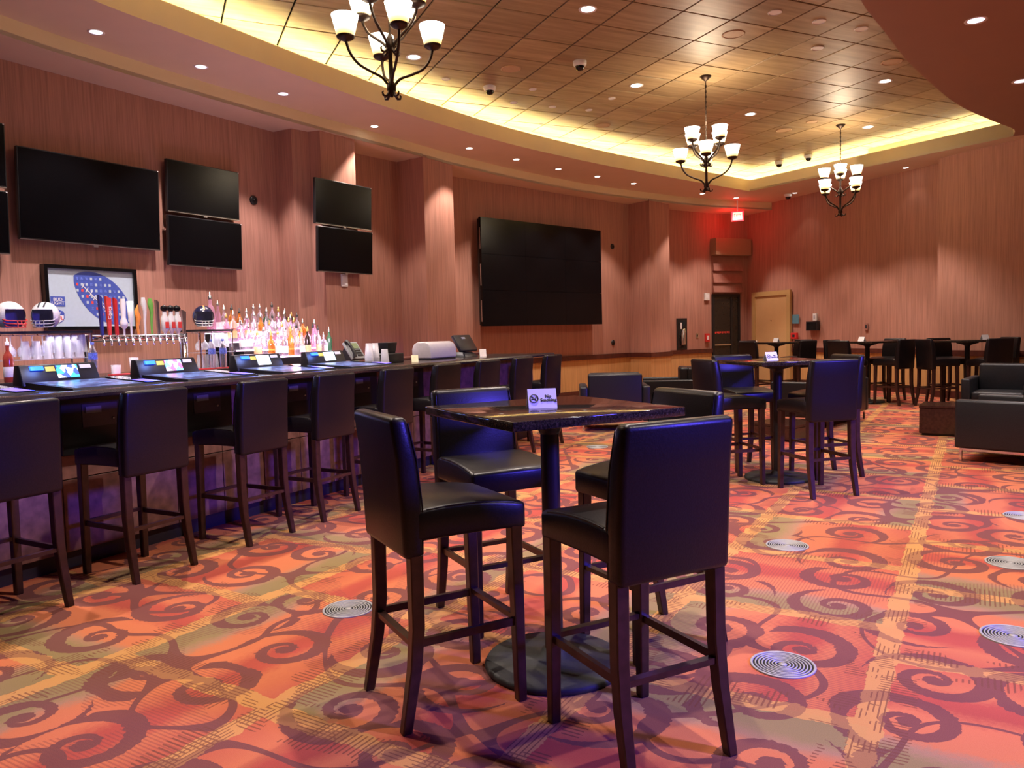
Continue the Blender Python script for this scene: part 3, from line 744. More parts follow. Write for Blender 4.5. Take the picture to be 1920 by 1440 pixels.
for mx in MCH+[2.55]:
    ap = MB().box(mx-.30, mx+.17, -.06, -.001, .70, 1.052).build('machine_cabinet', 'black_plastic', bar, bevel=.006, bseg=1)
    MB().box(mx-.17, mx+.06, -.064, -.06, .86, 1.0).build('bill_panel', 'panel_dark', ap) if 'panel_dark' in MATS else MB().box(mx-.17, mx+.06, -.064, -.06, .86, 1.0).build('bill_panel', 'black_metal', ap)
    MB().box(mx-.15, mx-.05, -.072, -.064, .945, .985).build('bill_slot', 'phone_grey', ap)
    MB().lathe([(.008, 0), (.008, .006), (0, .006)], 10, (mx+.03, -.064, .90), axis=Matrix.Rotation(PI/2, 3, 'X')).build('lock', 'silver', ap)
ordb = ['leftmost', 'second', 'third', 'fourth', 'fifth', 'sixth', 'seventh', 'eighth', 'ninth']
for i, x in enumerate((-1.58, -.80, .03, .745, 1.53, 2.30, 3.07, 3.83, 4.60)):
    q = L(x, -.385, 0)
    nm = 'leftmost bar stool, cut by the picture edge' if i == 0 else ('last bar stool at the far end of the bar' if i == 8 else '%s black leather bar stool from the left along the bar' % ordb[i])
    place_stool(q.x, q.y, BA-PI/2+BA*0 if False else BA, nm, 'stools along the bar')
for x, y in ((5.6, 15.5), (6.16, 14.23)): spot('wall_wash_lamp', (x, y, 4.66), 190, WARM, 84, .3)  # added spots without fixtures, making the scallops on the far wall
# the video gaming machines set into the counter
def machine(x, label, disp):
    t = thing('bar_top_game', label, 'gaming machine', L(x, 0, 1.093), BA, group='bar-top gaming machines')
    hw = .25
    h = MB(); h.frus([(-hw, -.12, 0), (hw+.13, -.12, 0), (hw+.13, .46, 0), (-hw, .46, 0)], [(-hw, -.115, .012), (hw+.13, -.115, .012), (hw+.13, .40, .045), (-hw, .40, .045)])
    h.build('housing', 'black_plastic', t)
    sl = math.atan2(.033, .515)
    MB().add([(-hw+.03, -.10, .0145), (hw-.02, -.10, .0145), (hw-.02, .33, .0425), (-hw+.03, .33, .0425)], [(0, 1, 2, 3)]).build('touch_screen', 'screen_art', t)
    b_ = MB(); b_.frus([(hw+.005, -.105, .013), (hw+.12, -.105, .013), (hw+.12, .33, .041), (hw+.005, .33, .041)], [(hw+.005, -.105, .018), (hw+.12, -.105, .018), (hw+.12, .33, .048), (hw+.005, .33, .048)])
    bp = b_.build('button_panel', 'black_gloss', t)
    MB().add([(hw+.02, -.09, .0195), (hw+.11, -.09, .0195), (hw+.11, .08, .0315), (hw+.02, .08, .0315)], [(0, 1, 2, 3)]).build('lit_keypad', 'panel_violet', bp)
    tp = MB(); tp.frus([(-hw-.02, .36, .02), (hw, .36, .02), (hw, .48, .02), (-hw-.02, .48, .02)], [(-hw-.01, .415, .15), (hw-.01, .415, .15), (hw-.01, .47, .15), (-hw-.01, .47, .15)])
    to = tp.build('topper', 'black_plastic', t, bevel=.006, bseg=2)
    sy = lambda z: .36+(z-.02)/.13*.055-.002
    def face(nm, xa, xb, za, zb, m, d=.004):
        MB().frus([(xa, sy(za)-d, za), (xb, sy(za)-d, za), (xb, sy(za)+.004, za), (xa, sy(za)+.004, za)], [(xa, sy(zb)-d, zb), (xb, sy(zb)-d, zb), (xb, sy(zb)+.004, zb), (xa, sy(zb)+.004, zb)]).build(nm, m, to)
    face('blue_lamp', -.20, -.12, .115, .14, 'led_blue', .012)
    face('yellow_sticker', -.105, -.045, .105, .135, 'yellow_label')
    face('display', -.035, .105, .06, .14, disp)
    face('white_sticker', .125, .20, .115, .14, 'card')
    return t
for x, l, d in zip(MCH, ('gaming machine at the left picture edge on the bar', 'gaming machine nearest the camera on the bar with white and blue topper display', 'second gaming machine from the left with pink topper display', 'third gaming machine along the bar, before the bottle display', 'farthest gaming machine on the bar, beside the plastic cups'), ('display_blue', 'display_blue', 'display_pink', 'display_white', 'display_white')):
    machine(x, l, d)
for x in MCH:
    l_ = bpy.data.lights.new('game_glow', 'POINT'); l_.energy = 1.2; l_.color = (.15, .3, 1); l_.shadow_soft_size = .04
    o_ = bpy.data.objects.new('game_glow', l_); C.objects.link(o_); o_.location = L(x-.16, .30, 1.28)
# things on the bar top, far half
ZC = 1.093
def cup_stack(x, y, n, label, h=.15):
    t = thing('plastic_cup_stack', label, 'cups', L(x, y, ZC), BA, group='upturned plastic cups')
    for k in range(n):
        z = k*.02; MB().lathe([(.044, z), (.044, z+.004), (.031, z+h), (0, z+h)], 16).build('cup', 'plastic_cup', t)
cup_stack(2.235, .24, 4, 'tall stack of upturned clear cups right of the last gaming machine'); cup_stack(2.33, .24, 4, 'second tall stack of upturned clear cups beside the first'); cup_stack(2.30, .10, 1, 'short stack of upturned clear cups beside the tall ones')
cd_ = thing('napkin_caddy', 'black plastic napkin and straw caddy on the bar', 'caddy', L(2.60, .30, ZC), BA)
MB().box(-.19, .15, -.10, .10, 0, .10).build('tray', 'black_plastic', cd_, bevel=.01)
MB().frus([(-.06, -.06, .10), (.06, -.06, .10), (.06, .06, .10), (-.06, .06, .10)], [(-.085, -.07, .21), (.085, -.07, .21), (.085, .07, .21), (-.085, .07, .21)]).build('straw_bin', 'black_plastic', cd_, bevel=.005)
tent(L(2.80, .10, ZC+.0005), BA-.9, 'small cream card on the bar beside the black caddy', False, 'cream', .07, .07)
tent(L(4.22, .12, ZC+.0005), BA-.9, 'small cream card on the bar before the cash terminal', False, 'cream', .08, .09)
td = thing('paper_towel_dispenser', 'rounded translucent paper towel dispenser lying on the far bar top', 'dispenser', L(3.55, .36, ZC), BA)
pr = [(-.13, 0), (.13, 0), (.13, .11), (.10, .165), (.05, .185), (-.05, .185), (-.10, .165), (-.13, .11)]
b_ = MB(); n = len(pr); b_.add([(-.26, y, z+.015) for y, z in pr]+[(.26, y, z+.015) for y, z in pr], [tuple(reversed(range(n))), tuple(range(n, 2*n))]+[(i, (i+1) % n, (i+1) % n+n, i+n) for i in range(n)])
b_.build('case', 'towel_case', td, bevel=.015, bseg=2); MB().box(-.25, .25, -.12, .12, 0, .016).build('foot', 'black_plastic', td)
po = thing('cash_terminal', 'black tilted cash terminal screen near the far end of the bar', 'terminal', L(4.22, .38, ZC), BA)
MB().frus([(-.14, -.12, 0), (.14, -.12, 0), (.14, .12, 0), (-.14, .12, 0)], [(-.10, -.05, .06), (.10, -.05, .06), (.10, .09, .06), (-.10, .09, .06)]).build('base', 'black_plastic', po, bevel=.008)
MB().bar((0, .02, .05), (0, .03, .15), .06).build('neck', 'black_plastic', po)
mtx = Matrix.Translation((0, -.01, .155)) @ Matrix.Rotation(-.55, 4, 'X')
sc_ = MB().box(-.19, .19, -.02, .02, -.10, .12, mtx).build('screen_case', 'black_plastic', po, bevel=.006)
MB().box(-.17, .17, .0205, .0225, -.085, .105, mtx).build('screen', 'tv_screen', sc_)
MB().box(-.04, .04, -.0225, -.0205, .06, .085, mtx).build('badge', 'phone_grey', sc_)
ph = thing('desk_phone', 'grey desk telephone with handset standing behind the bar', 'telephone', L(2.74, .80, 1.12), BA)
mtx = Matrix.Rotation(-.62, 4, 'X')
pb_ = MB().box(-.11, .11, -.03, .0, 0, .22, mtx).build('body', 'phone_grey', ph, bevel=.008)
MB().box(-.01, .085, -.034, -.03, .13, .20, mtx).build('display', 'lcd', pb_)
MB().tube([mtx @ Vector(p) for p in ((-.085, -.045, .01), (-.085, -.065, .05), (-.085, -.07, .12), (-.085, -.065, .18), (-.085, -.045, .215))], [.024, .019, .016, .019, .024], 10).build('handset', 'black_plastic', ph)
for i in range(9): MB().box(-.005+(i % 3)*.03, .018+(i % 3)*.03, -.036, -.03, .03+(i//3)*.03, .05+(i//3)*.03, mtx).build('key', 'black_plastic', pb_)
MB().frus([(-.1, -.02, 0), (.1, -.02, 0), (.1, .2, 0), (-.1, .2, 0)], [(-.1, -.01, .01), (.1, -.01, .01), (.1, .10, .14), (-.1, .10, .14)]).build('stand', 'black_plastic', ph)

# ------------------------------------------------------------------ back bar
bk = thing('back_counter', 'dark work counter behind the bar under the glass racks', 'counter', L(0, 0, 0), BA)
MB().box(-4.6, 3.9, 1.78, 2.45, 0, 1.04).build('carcass', 'back_wood', bk); MB().box(-4.62, 3.92, 1.74, 2.47, 1.04, 1.08).build('worktop', 'counter', bk, bevel=.004, bseg=1)
wb = thing('work_ledge', 'low black service ledge inside the far half of the bar', 'ledge', L(0, 0, 0), BA)
MB().box(2.2, 5.2, .65, .95, 0, 1.06).build('body', 'black_plastic', wb); MB().box(2.2, 5.2, .63, .97, 1.06, 1.12).build('top', 'rail', wb, bevel=.006)
def rackshelf(x0, x1, label):
    t = thing('glass_rack', label, 'rack', L(0, 0, 0), BA, group='overhead glass racks')
    MB().box(x0, x1, 1.83, 2.15, 1.462, 1.482).build('shelf', 'black_plastic', t)
    for k in range(int((x1-x0)/.095)+1): MB().bar((x0+.02+k*.095, 1.84, 1.452), (x0+.02+k*.095, 2.14, 1.452), .008).build('hanger_rail', 'chrome', t)
    MB().box(x0, x1, 1.83, 2.15, 1.245, 1.252).build('glass_shelf', 'glass', t)
    for xx in (x0+.01, x1-.01):
        for yy in (1.84, 2.14): MB().bar((xx, yy, 1.08), (xx, yy, 1.462), .014).build('post', 'chrome', t)
rackshelf(-.62, .44, 'overhead glass rack left of the beer taps under the silver helmet'); rackshelf(1.56, 1.985, 'overhead glass rack right of the beer taps under the dark helmet')
GL = {}
def glassware(kind):
    if kind == 'stem': return [(.034, 0), (.036, .003), (.006, .008), (.004, .07), (.012, .085), (.033, .11), (.038, .14), (.033, .175), (.0315, .175), (.036, .14), (.031, .112), (.008, .088), (0, .085)]
    if kind == 'pint': return [(.030, 0), (.030, .004), (.042, .15), (.0405, .15), (.0285, .01), (0, .01)]
    if kind == 'rocks': return [(.038, 0), (.039, .004), (.043, .09), (.0415, .09), (.037, .012), (0, .012)]
def glass(kind, x, y, z, flip, label, group):
    if kind not in GL:
        GL[kind] = MB().lathe(glassware(kind), 14).build({'stem': 'wine_glass', 'pint': 'pint_glass', 'rocks': 'tumbler'}[kind], 'glass'); o = GL[kind]
    else: o = inst(GL[kind], {'stem': 'wine_glass', 'pint': 'pint_glass', 'rocks': 'tumbler'}[kind])
    o.location = L(x, y, z); o.rotation_euler = (PI if flip else 0, 0, 0); tag(o, label, 'glass', group)
for i in range(4): glass('stem', -.20+i*.085, 1.92, 1.45, True, '%s wine glass hanging in the left rack' % ordb[i], 'wine glasses in the left rack')
for i in range(5): glass('pint', .115+i*.07, 1.92, 1.448, True, '%s pint glass hanging in the left rack right of the wine glasses' % ordb[i], 'pint glasses in the left rack')
for i in range(6): glass('pint', -.10+i*.09, 1.90, 1.252+.15, True, '%s upturned pint glass on the glass shelf of the left rack' % ordb[i], 'pint glasses on the left shelf')
for i in range(6): glass('rocks', -.16+i*.095, 1.90, 1.081+.09, True, '%s upturned tumbler on the counter under the left rack' % ordb[i], 'tumblers under the left rack')
for i in range(3): glass('stem', 1.62+i*.075, 1.92, 1.45, True, '%s wine glass hanging in the right rack' % ordb[i], 'wine glasses in the right rack')
for i in range(4): glass('pint', 1.83+i*.04, 1.92, 1.448, True, '%s pint glass hanging in the right rack' % ordb[i], 'pint glasses in the right rack')
for i in range(3): glass('pint', 1.62+i*.09, 1.91, 1.081+.15, True, '%s upturned pint glass on the counter under the right rack' % ordb[i], 'pint glasses under the right rack')
for i, (xx, kd) in enumerate(((.66, 'rocks'), (.84, 'pint'), (.98, 'rocks'), (1.30, 'rocks'), (1.42, 'rocks'))): glass(kd, xx, 1.86, 1.081, False, '%s loose glass on the counter under the tap pipe' % ordb[i], 'loose glasses under the taps')
def waterbottle(x, y, label):
    t = thing('water_bottle', label, 'bottle', L(x, y, 1.081), BA, group='clear water bottles')
    b = MB().lathe([(.032, 0), (.036, .01), (.036, .15), (.030, .18), (.034, .21), (.014, .26), (.013, .28)], 14).build('body', 'bottle_clear', t)
    MB().lathe([(.0365, .15), (.0368, .152), (.0368, .205), (.0365, .207)], 14).build('label', 'midblue', t); MB().lathe([(.015, .28), (.015, .30), (0, .30)], 10).build('cap', 'blueprint', t)
waterbottle(.40, 1.785, 'water bottle with blue label beside the left chrome tap column'); waterbottle(1.66, 1.785, 'water bottle with blue label just right of the right tap column'); waterbottle(1.80, 1.785, 'water bottle with blue label in front of the hanging pint glasses')
for x in (-.35, .15, .8, 1.2, 1.83):
    a_ = area('rack_lamp', L(x, 1.86, 1.44), L(x, 1.84, 0), .35, .03, .5, (1, .88, .95))  # added fill under the racks to brighten the back bar
# beer tower
bt = thing('beer_tower', 'chrome beer tower with a long tap pipe on two columns', 'beer tower', L(0, 0, 1.08), BA)
for xx in (.49, 1.51): MB().lathe([(.05, 0), (.05, .015), (.034, .02), (.034, .36), (.03, .372), (0, .375)], 20, (xx, 2.0, 0)).build('column', 'chrome', bt)
MB().tube([(.49, 2.0, .335), (1.51, 2.0, .335)], .034, 16).build('tap_pipe', 'chrome', bt)
HND = [('navy', 'slat', .36), ('redprint', 'paddle', .35), ('red', 'slat', .34), ('helmet_white', 'helmet', .33), ('white', 'cup', .31), ('orange', 'flame', .28), ('white', 'curve', .35), ('green', 'curve', .34), ('silver', 'slat', .33), ('white', 'ball', .31), ('white', 'ball', .31), ('white', 'ball', .31), ('silver', 'paddle', .24)]
for i, (m_, shp, hh) in enumerate(HND):
    x = .585+i*.072; z0 = .36; kx = .62
    fa = MB(); fa.tube([(x, 1.97, .335), (x, 1.92, .335), (x, 1.90, .315), (x, 1.895, .265)], [.012, .012, .011, .008], 8); fa.tube([(x, 1.915, .335), (x, 1.915, .375)], .008, 8)
    fo = fa.build('faucet', 'chrome', bt)
    h = MB(); ax = Matrix.Rotation(0, 3, 'X'); c = (x, 1.915, z0)
    if shp == 'slat': h.frus([(x-.012, 1.905, z0), (x+.012, 1.905, z0), (x+.012, 1.925, z0), (x-.012, 1.925, z0)], [(x-.02, 1.90, z0+hh), (x+.008, 1.90, z0+hh-.02), (x+.008, 1.93, z0+hh-.02), (x-.02, 1.93, z0+hh)])
    elif shp == 'paddle': h.frus([(x-.012, 1.905, z0), (x+.012, 1.905, z0), (x+.012, 1.925, z0), (x-.012, 1.925, z0)], [(x-.026, 1.90, z0+hh), (x+.022, 1.90, z0+hh-.02), (x+.022, 1.93, z0+hh-.02), (x-.026, 1.93, z0+hh)])
    elif shp == 'helmet': h.lathe([(.009, 0), (.010, .05), (.032, .08), (.036, .11), (.022, .15), (.02, .16), (.025, .30), (.02, hh)], 14, c)
    elif shp == 'cup': h.lathe([(.009, 0), (.010, .10), (.02, .14), (.03, hh), (0, hh)], 14, c)
    elif shp == 'flame': h.tube([(x, 1.915, z0), (x-.006, 1.915, z0+.08), (x+.008, 1.915, z0+.16), (x-.008, 1.915, z0+.22), (x+.006, 1.915, z0+hh)], [.010, .015, .025, .019, .004], 10)
    elif shp == 'curve': h.tube([(x, 1.915, z0), (x, 1.915, z0+.12), (x+.006, 1.915, z0+.22), (x-.004, 1.915, z0+.29), (x-.006, 1.915, z0+hh)], [.009, .012, .017, .026, .016], 12)
    else: h.lathe([(.012, 0), (.016, .02), (.034, .04), (.034, .16), (.02, .19), (.022, .22)], 14, c)
    ho = h.build('tap_handle', m_, fo)
    if shp == 'ball':
        MB().lathe([(0, -.035), (.03, -.02), (.036, 0), (.03, .02), (0, .035)], 14, (x, 1.915, z0+.25)).build('tap_ball', 'black_gloss', fo)
        MB().box(x-.02, x+.02, 1.878, 1.881, z0+.06, z0+.12).build('tap_badge', 'redprint', fo)
textmesh('lettering', 'Coors', .045, 'white', bt, (.657, 1.897, .36+.20), (PI/2, -PI/2+.04, 0))
# helmets
def helmet(label, loc, rz, shell, maskm, stripes, sc=1.0):
    t = thing('football_helmet', label, 'helmet', loc, rz, group='helmets on the glass racks'); t.scale = (sc, sc, sc)
    R = .115; nu, nv = 28, 18; vs_ = []; fs = []; dark = []
    def P(i, j, r): 
        th = 2*PI*i/nu; ph_ = PI*j/nv*.80
        return Vector((r*math.sin(ph_)*math.cos(th)*.92, r*math.sin(ph_)*math.sin(th)*1.10, .125+r*math.cos(ph_)*1.02))
    keep = lambda i, j: not (j >= 8 and abs(((i+.5)/nu*360-270+180) % 360-180) < (50 if j < 14 else 62))
    out = MB(); inn = MB()
    for r, mb in ((R, out), (R*.93, inn)):
        for j in range(nv):
            for i in range(nu):
                if keep(i, j):
                    q = [P(i, j, r), P(i+1, j, r), P(i+1, j+1, r), P(i, j+1, r)]
                    mb.add(q, [(3, 2, 1, 0)] if r == R else [(0, 1, 2, 3)], True)
    out.build('shell', shell, t); inn.build('padding', 'mask_grey', t)
    g = MB()
    for z, w_, f_ in ((.085, .088, .150), (.060, .082, .158), (.035, .074, .155)):
        g.tube(bez([(-w_, -.055, z+.012), (-w_*.95, -.09, z), (-w_*.45, -f_+.01, z-.005), (0, -f_, z-.006), (w_*.45, -f_+.01, z-.005), (w_*.95, -.09, z), (w_, -.055, z+.012)], 3), .0045, 6)
    for sx in (-.03, 0, .03): g.tube([(sx, -.148, .082), (sx, -.156, .055), (sx, -.150, .028)], .004, 6)
    g.build('face_mask', maskm, t)
    for k, sx in enumerate(stripes):
        s_ = MB(); n_ = 14; pts = []
        for q in range(n_+1):
            ph_ = -PI*.30+PI*.85*q/n_; r = R*1.006
            for e in (-.007, .007): pts.append((sx+e, r*1.10*math.sin(ph_), .125+r*1.02*math.cos(ph_)*math.sqrt(max(.2, 1-(sx/.13)**2))))
        s_.add(pts, [(2*q, 2*q+1, 2*q+3, 2*q+2) for q in range(n_)], True); s_.build('stripe', 'ink' if shell != 'helmet_dark' else 'orange', t)
    return t
helmet('silver-white football helmet with grey face mask and dark stripes on the left rack', L(.10, 1.93, 1.485), .25, 'helmet_silver', 'mask_grey', (-.02, .02))
helmet('white football helmet with red face mask at the left picture edge', L(-.17, 1.96, 1.485), 1.1, 'helmet_white', 'redprint', ())
helmet('dark navy football helmet with orange stripe on the right rack', L(1.70, 1.93, 1.485), .5, 'helmet_dark', 'helmet_white', (0,))
# lit bottle display
ds = thing('bottle_display', 'glowing stepped bottle display shelves behind the bar', 'display shelf', L(0, 0, 0), BA)
TIER = [(1.86, 1.17), (1.98, 1.255), (2.10, 1.35), (2.22, 1.45)]
XR = [(2.34, 3.52), (2.24, 3.36), (2.14, 3.30), (2.04, 3.28)]
for (ty_, tz), (xa, xb) in zip(TIER, XR):
    MB().box(xa-.04, xb+.04, ty_-.06, ty_+.06, 1.08, tz-.012).build('riser', 'black_plastic', ds)
    MB().box(xa-.04, xb+.04, ty_-.06, ty_+.06, tz-.012, tz).build('lit_step', 'shelf_glow', ds)
SH = {'tall': [(.035, 0), (.037, .008), (.037, .19), (.030, .215), (.013, .245), (.0125, .31)], 'round': [(.038, 0), (.042, .01), (.042, .13), (.034, .17), (.014, .20), (.0135, .265)], 'squat': [(.048, 0), (.052, .01), (.05, .10), (.036, .145), (.014, .17), (.0135, .22)], 'slim': [(.028, 0), (.03, .01), (.03, .20), (.016, .25), (.012, .29), (.012, .33)], 'square': None}
BM = {}
def bottle(kind, x, y, z, glassm, labm, capm, label, group, sc=1.0):
    t = thing('bottle', label, 'bottle', L(x, y, z), BA, group); t.scale = (sc, sc, sc)
    key = (kind, glassm)
    if key not in BM:
        if kind == 'square':
            mb = MB().box(-.038, .038, -.034, .034, 0, .15); mb.frus([(-.038, -.034, .15), (.038, -.034, .15), (.038, .034, .15), (-.038, .034, .15)], [(-.014, -.014, .19), (.014, -.014, .19), (.014, .014, .19), (-.014, .014, .19)]); mb.lathe([(.013, .185), (.013, .25)], 10)
        else: mb = MB().lathe(SH[kind], 12)
        BM[key] = mb.build('body', glassm, t)
    else: inst(BM[key], 'body', t)
    top, r = {'tall': (.31, .0378), 'round': (.265, .0428), 'squat': (.22, .052), 'slim': (.33, .0308), 'square': (.25, .04)}[kind]
    lk_ = ('L', kind, labm)
    if labm:
        if lk_ not in BM:
            if kind == 'square': mb = MB().box(-.033, .033, -.036, -.0345, .03, .12)
            else: mb = MB().lathe([(r, .04), (r+.0004, .041), (r+.0004, .12), (r, .121)], 12) if kind != 'squat' else MB().lathe([(.0515, .03), (.0525, .031), (.0515, .095), (.051, .096)], 12)
            BM[lk_] = mb.build('label', labm, t)
        else: inst(BM[lk_], 'label', t)
    ck = ('C', capm, top)
    if ck not in BM: BM[ck] = MB().lathe([(.015, top-.02), (.015, top+.008), (.006, top+.012), (.005, top+.04), (0, top+.042)], 10).build('pourer', capm, t)
    else: inst(BM[ck], 'pourer', t)
NM = {'bottle_clear': 'clear', 'bottle_pink': 'pink-tinted', 'bottle_amber': 'amber', 'bottle_dark': 'dark', 'bottle_green': 'green', 'bottle_red': 'red'}
rowname = ['front', 'second', 'third', 'top']
rb = random.Random(3)
for ti, ((ty_, tz), (xa, xb)) in enumerate(zip(TIER, XR)):
    x = xa; i = 0
    while x < xb+.01:
        kind = rb.choice(['tall', 'round', 'square', 'slim', 'squat', 'tall', 'round'])
        gm = rb.choice(['bottle_clear', 'bottle_clear', 'bottle_pink', 'bottle_clear', 'bottle_amber', 'bottle_pink', 'bottle_dark' if x > xb-.5 else 'bottle_clear', 'bottle_green' if x > xb-.5 else 'bottle_amber'])
        if ti == 3 and i == 0: kind, gm = 'tall', 'bottle_pink'
        lm = rb.choice(['label_white', 'label_white', 'label_tan', None]); cm = rb.choice(['silver', 'cap_black', 'silver', 'cap_gold'])
        s_ = 1.25 if (ti == 3 and i == 0) else rb.uniform(.88, 1.04)
        bottle(kind, x, ty_, tz, gm, lm, cm, '%s %s bottle, %s from the left on the %s step of the lit display' % (NM[gm], {'tall': 'tall', 'round': 'round', 'square': 'square', 'slim': 'slim', 'squat': 'squat'}[kind], ords[i], rowname[ti]), 'bottles on the lit display', s_)
        x += {'tall': .094, 'round': .104, 'square': .098, 'slim': .082, 'squat': .122}[kind]*(1.04 if s_ > 1 else 1); i += 1
bottle('tall', -.30, 1.785, 1.081, 'bottle_red', 'label_white', 'white', 'red sauce bottle at the left picture edge behind the bar', None, 1.0)
mn = thing('drink_menu', 'small white framed card standing on the back counter at far left', 'sign', L(-.24, 1.76, 1.081), BA)
MB().box(-.055, .055, 0, .01, 0, .075).build('board', 'card', mn); MB().box(-.042, .042, -.002, 0, .012, .062).build('print', 'redprint', mn)
pp_ = thing('bar_mat', 'red bar mat lying on the back counter under the taps', 'mat', L(1.0, 1.80, 1.081), BA); MB().box(-.45, .85, -.05, .02, 0, .012).build('mat', 'redprint', pp_)
bn = thing('blue_bin', 'clear bin with blue contents in front of the bottle display', 'bin', L(2.12, 1.815, 1.081), BA)
MB().frus([(-.09, -.06, 0), (.09, -.06, 0), (.09, .06, 0), (-.09, .06, 0)], [(-.11, -.07, .12), (.11, -.07, .12), (.11, .07, .12), (-.11, .07, .12)]).build('tub', 'midblue', bn); MB().box(-.112, .112, -.072, .072, .12, .128).build('rim', 'white_plastic', bn)
for x in (2.3, 2.8, 3.3):
    l_ = bpy.data.lights.new('display_glow', 'POINT'); l_.energy = 5.0; l_.color = (1, .66, .93); l_.shadow_soft_size = .06
    o_ = bpy.data.objects.new('display_glow', l_); C.objects.link(o_); o_.location = L(x, 1.70, 1.40)

# ------------------------------------------------------------------ wall-mounted things
fA = frame((-4.837, 7.581), (-3.097, 10.454)); fP = frame((-2.476, 10.433), (-2.122, 10.964)); fC = frame((-.953, 13.652), (2.653, 17.144)); fD = frame((3.73, 18.013), (4.887, 18.759)); fF = frame((6.159, 18.597), (8.103, 14.154)); fL = frame((4.887, 18.759), (5.93, 19.26))
def tv(fr, s0, s1, z0, z1, label, off=.12, tilt=.05):
    wd, h = s1-s0, z1-z0; rz = wrot(fr)
    t = thing('television', label, 'television', onwall(fr, (s0+s1)/2, (z0+z1)/2, off), group='switched-off wall televisions', rot=(tilt, 0, rz))
    MB().box(-wd/2, wd/2, 0, .045, -h/2, h/2).build('case', 'tv_bezel', t, bevel=.006, bseg=1)
    MB().box(-wd/2+.012, wd/2-.012, -.002, .001, -h/2+.02, h/2-.012).build('screen', 'tv_screen', t)
    MB().box(-wd/2+.006, wd/2-.006, -.003, 0, -h/2, -h/2+.008).build('lower_trim', 'silver', t)
    MB().box(-.025, .025, -.006, .02, -h/2-.018, -h/2).build('badge', 'silver', t)
    MB().box(-.16, .16, .045, off-.012, -h*.2, h*.2).build('bracket', 'black_metal', t)
    MB().box(wd/2-.02, wd/2-.006, -.003, 0, h/2-.014, h/2-.004).build('corner_tag', 'card', t)
tv(fA, .02, 1.53, 2.40, 3.29, 'large blank wall television above the football poster')
tv(fA, 1.64, 2.65, 2.86, 3.455, 'upper of the two small blank televisions right of the large one'); tv(fA, 1.62, 2.655, 2.245, 2.82, 'lower of the two small blank televisions right of the large one')
tv(fA, -1.10, -.065, 2.87, 3.475, 'upper blank television cut by the left picture edge'); tv(fA, -1.10, -.075, 2.24, 2.835, 'lower blank television cut by the left picture edge')
tv(fP, -.235, .81, 2.865, 3.46, 'upper blank television on the narrow pier right of the bottles'); tv(fP, -.225, .80, 2.24, 2.835, 'lower blank television on the narrow pier right of the bottles')
vw = thing('video_wall', 'huge blank video wall of nine dark panels', 'video wall', onwall(fC, 2.08, 2.465, .25), wrot(fC))
VW, VH = 3.34, 1.935
for r in range(3):
    for c in range(3):
        MB().box(-VW/2+c*VW/3+.0015, -VW/2+(c+1)*VW/3-.0015, 0, .06, -VH/2+r*VH/3+.002, -VH/2+(r+1)*VH/3-.002).build('panel', 'tv_screen', vw)
MB().box(-VW/2+.02, VW/2-.02, .06, .12, -VH/2+.02, VH/2-.02).build('backing', 'black_plastic', vw)
MB().box(-VW/2+.3, VW/2-.3, .12, .27, -VH/2+.3, VH/2-.3).build('bracket', 'black_metal', vw)
for r in range(3): MB().box(-VW/2-.004, -VW/2+.001, .02, .04, -VH/2+r*VH/3+.08, -VH/2+(r+1)*VH/3-.18).build('side_strip', 'silver', vw)
# football poster
pt = thing('framed_poster', 'framed beer poster with a football made of blue bottles above the taps', 'poster', onwall(fA, .735, 1.845, .05), wrot(fA))
PW, PH_ = .99, .66
for x0, x1, z0, z1 in ((-PW/2, PW/2, PH_/2-.035, PH_/2), (-PW/2, PW/2, -PH_/2, -PH_/2+.035), (-PW/2, -PW/2+.035, -PH_/2+.035, PH_/2-.035), (PW/2-.035, PW/2, -PH_/2+.035, PH_/2-.035)):
    MB().box(x0, x1, -.03, .045, z0, z1).build('frame_bar', 'navy_black' if 'navy_black' in MATS else 'black_gloss', pt)
pr_ = MB().box(-PW/2+.035, PW/2-.035, -.005, .04, -PH_/2+.035, PH_/2-.035).build('print', 'paleblue', pt)
fb = []
for i in range(33):
    q = i/32*2-1; fb.append((q*.30, .155*(1-q*q)**.72))
for i in range(31, 0, -1):
    q = i/32*2-1; fb.append((q*.30, -.155*(1-q*q)**.72))
fa_ = -.55; RF = lambda a, b_: (.12+(a*math.cos(fa_)-b_*math.sin(fa_))*1.22, .0+(a*math.sin(fa_)+b_*math.cos(fa_))*1.46)
q = [RF(a, b_) for a, b_ in fb]
MB().frus([(x, -.0055, z) for x, z in q], [(x, -.007, z) for x, z in q]).build('football_shape', 'blueprint', pr_)
def infb(x, z):
    dx, dz = (x-.12)/1.22, z/1.46; a = dx*math.cos(fa_)+dz*math.sin(fa_); b_ = -dx*math.sin(fa_)+dz*math.cos(fa_); return abs(a) < .29 and abs(b_) < .145*(1-(a/.30)**2)**.72
for i in range(14):
    for j in range(10):
        x, z = -.26+i*.05, -.30+j*.062
        if infb(x, z) and infb(x, z+.03):
            MB().frus([(x-.012, -.0075, z-.006), (x+.012, -.0075, z-.006), (x+.012, -.0075, z+.022), (x-.012, -.0075, z+.022)], [(x-.012, -.0085, z-.006), (x+.012, -.0085, z-.006), (x+.012, -.0085, z+.022), (x-.012, -.0085, z+.022)]).build('bottle_print', random.choice(['paleblue', 'paleblue', 'midblue', 'paleblue', 'midblue']) if (i+j) % 9 else 'redprint', pr_)
la = MB(); p1, p2 = RF(-.20, -.02), RF(.05, -.06)
la.bar((p1[0], -.009, p1[1]), (p2[0], -.009, p2[1]), .008, .008, .002, .002)
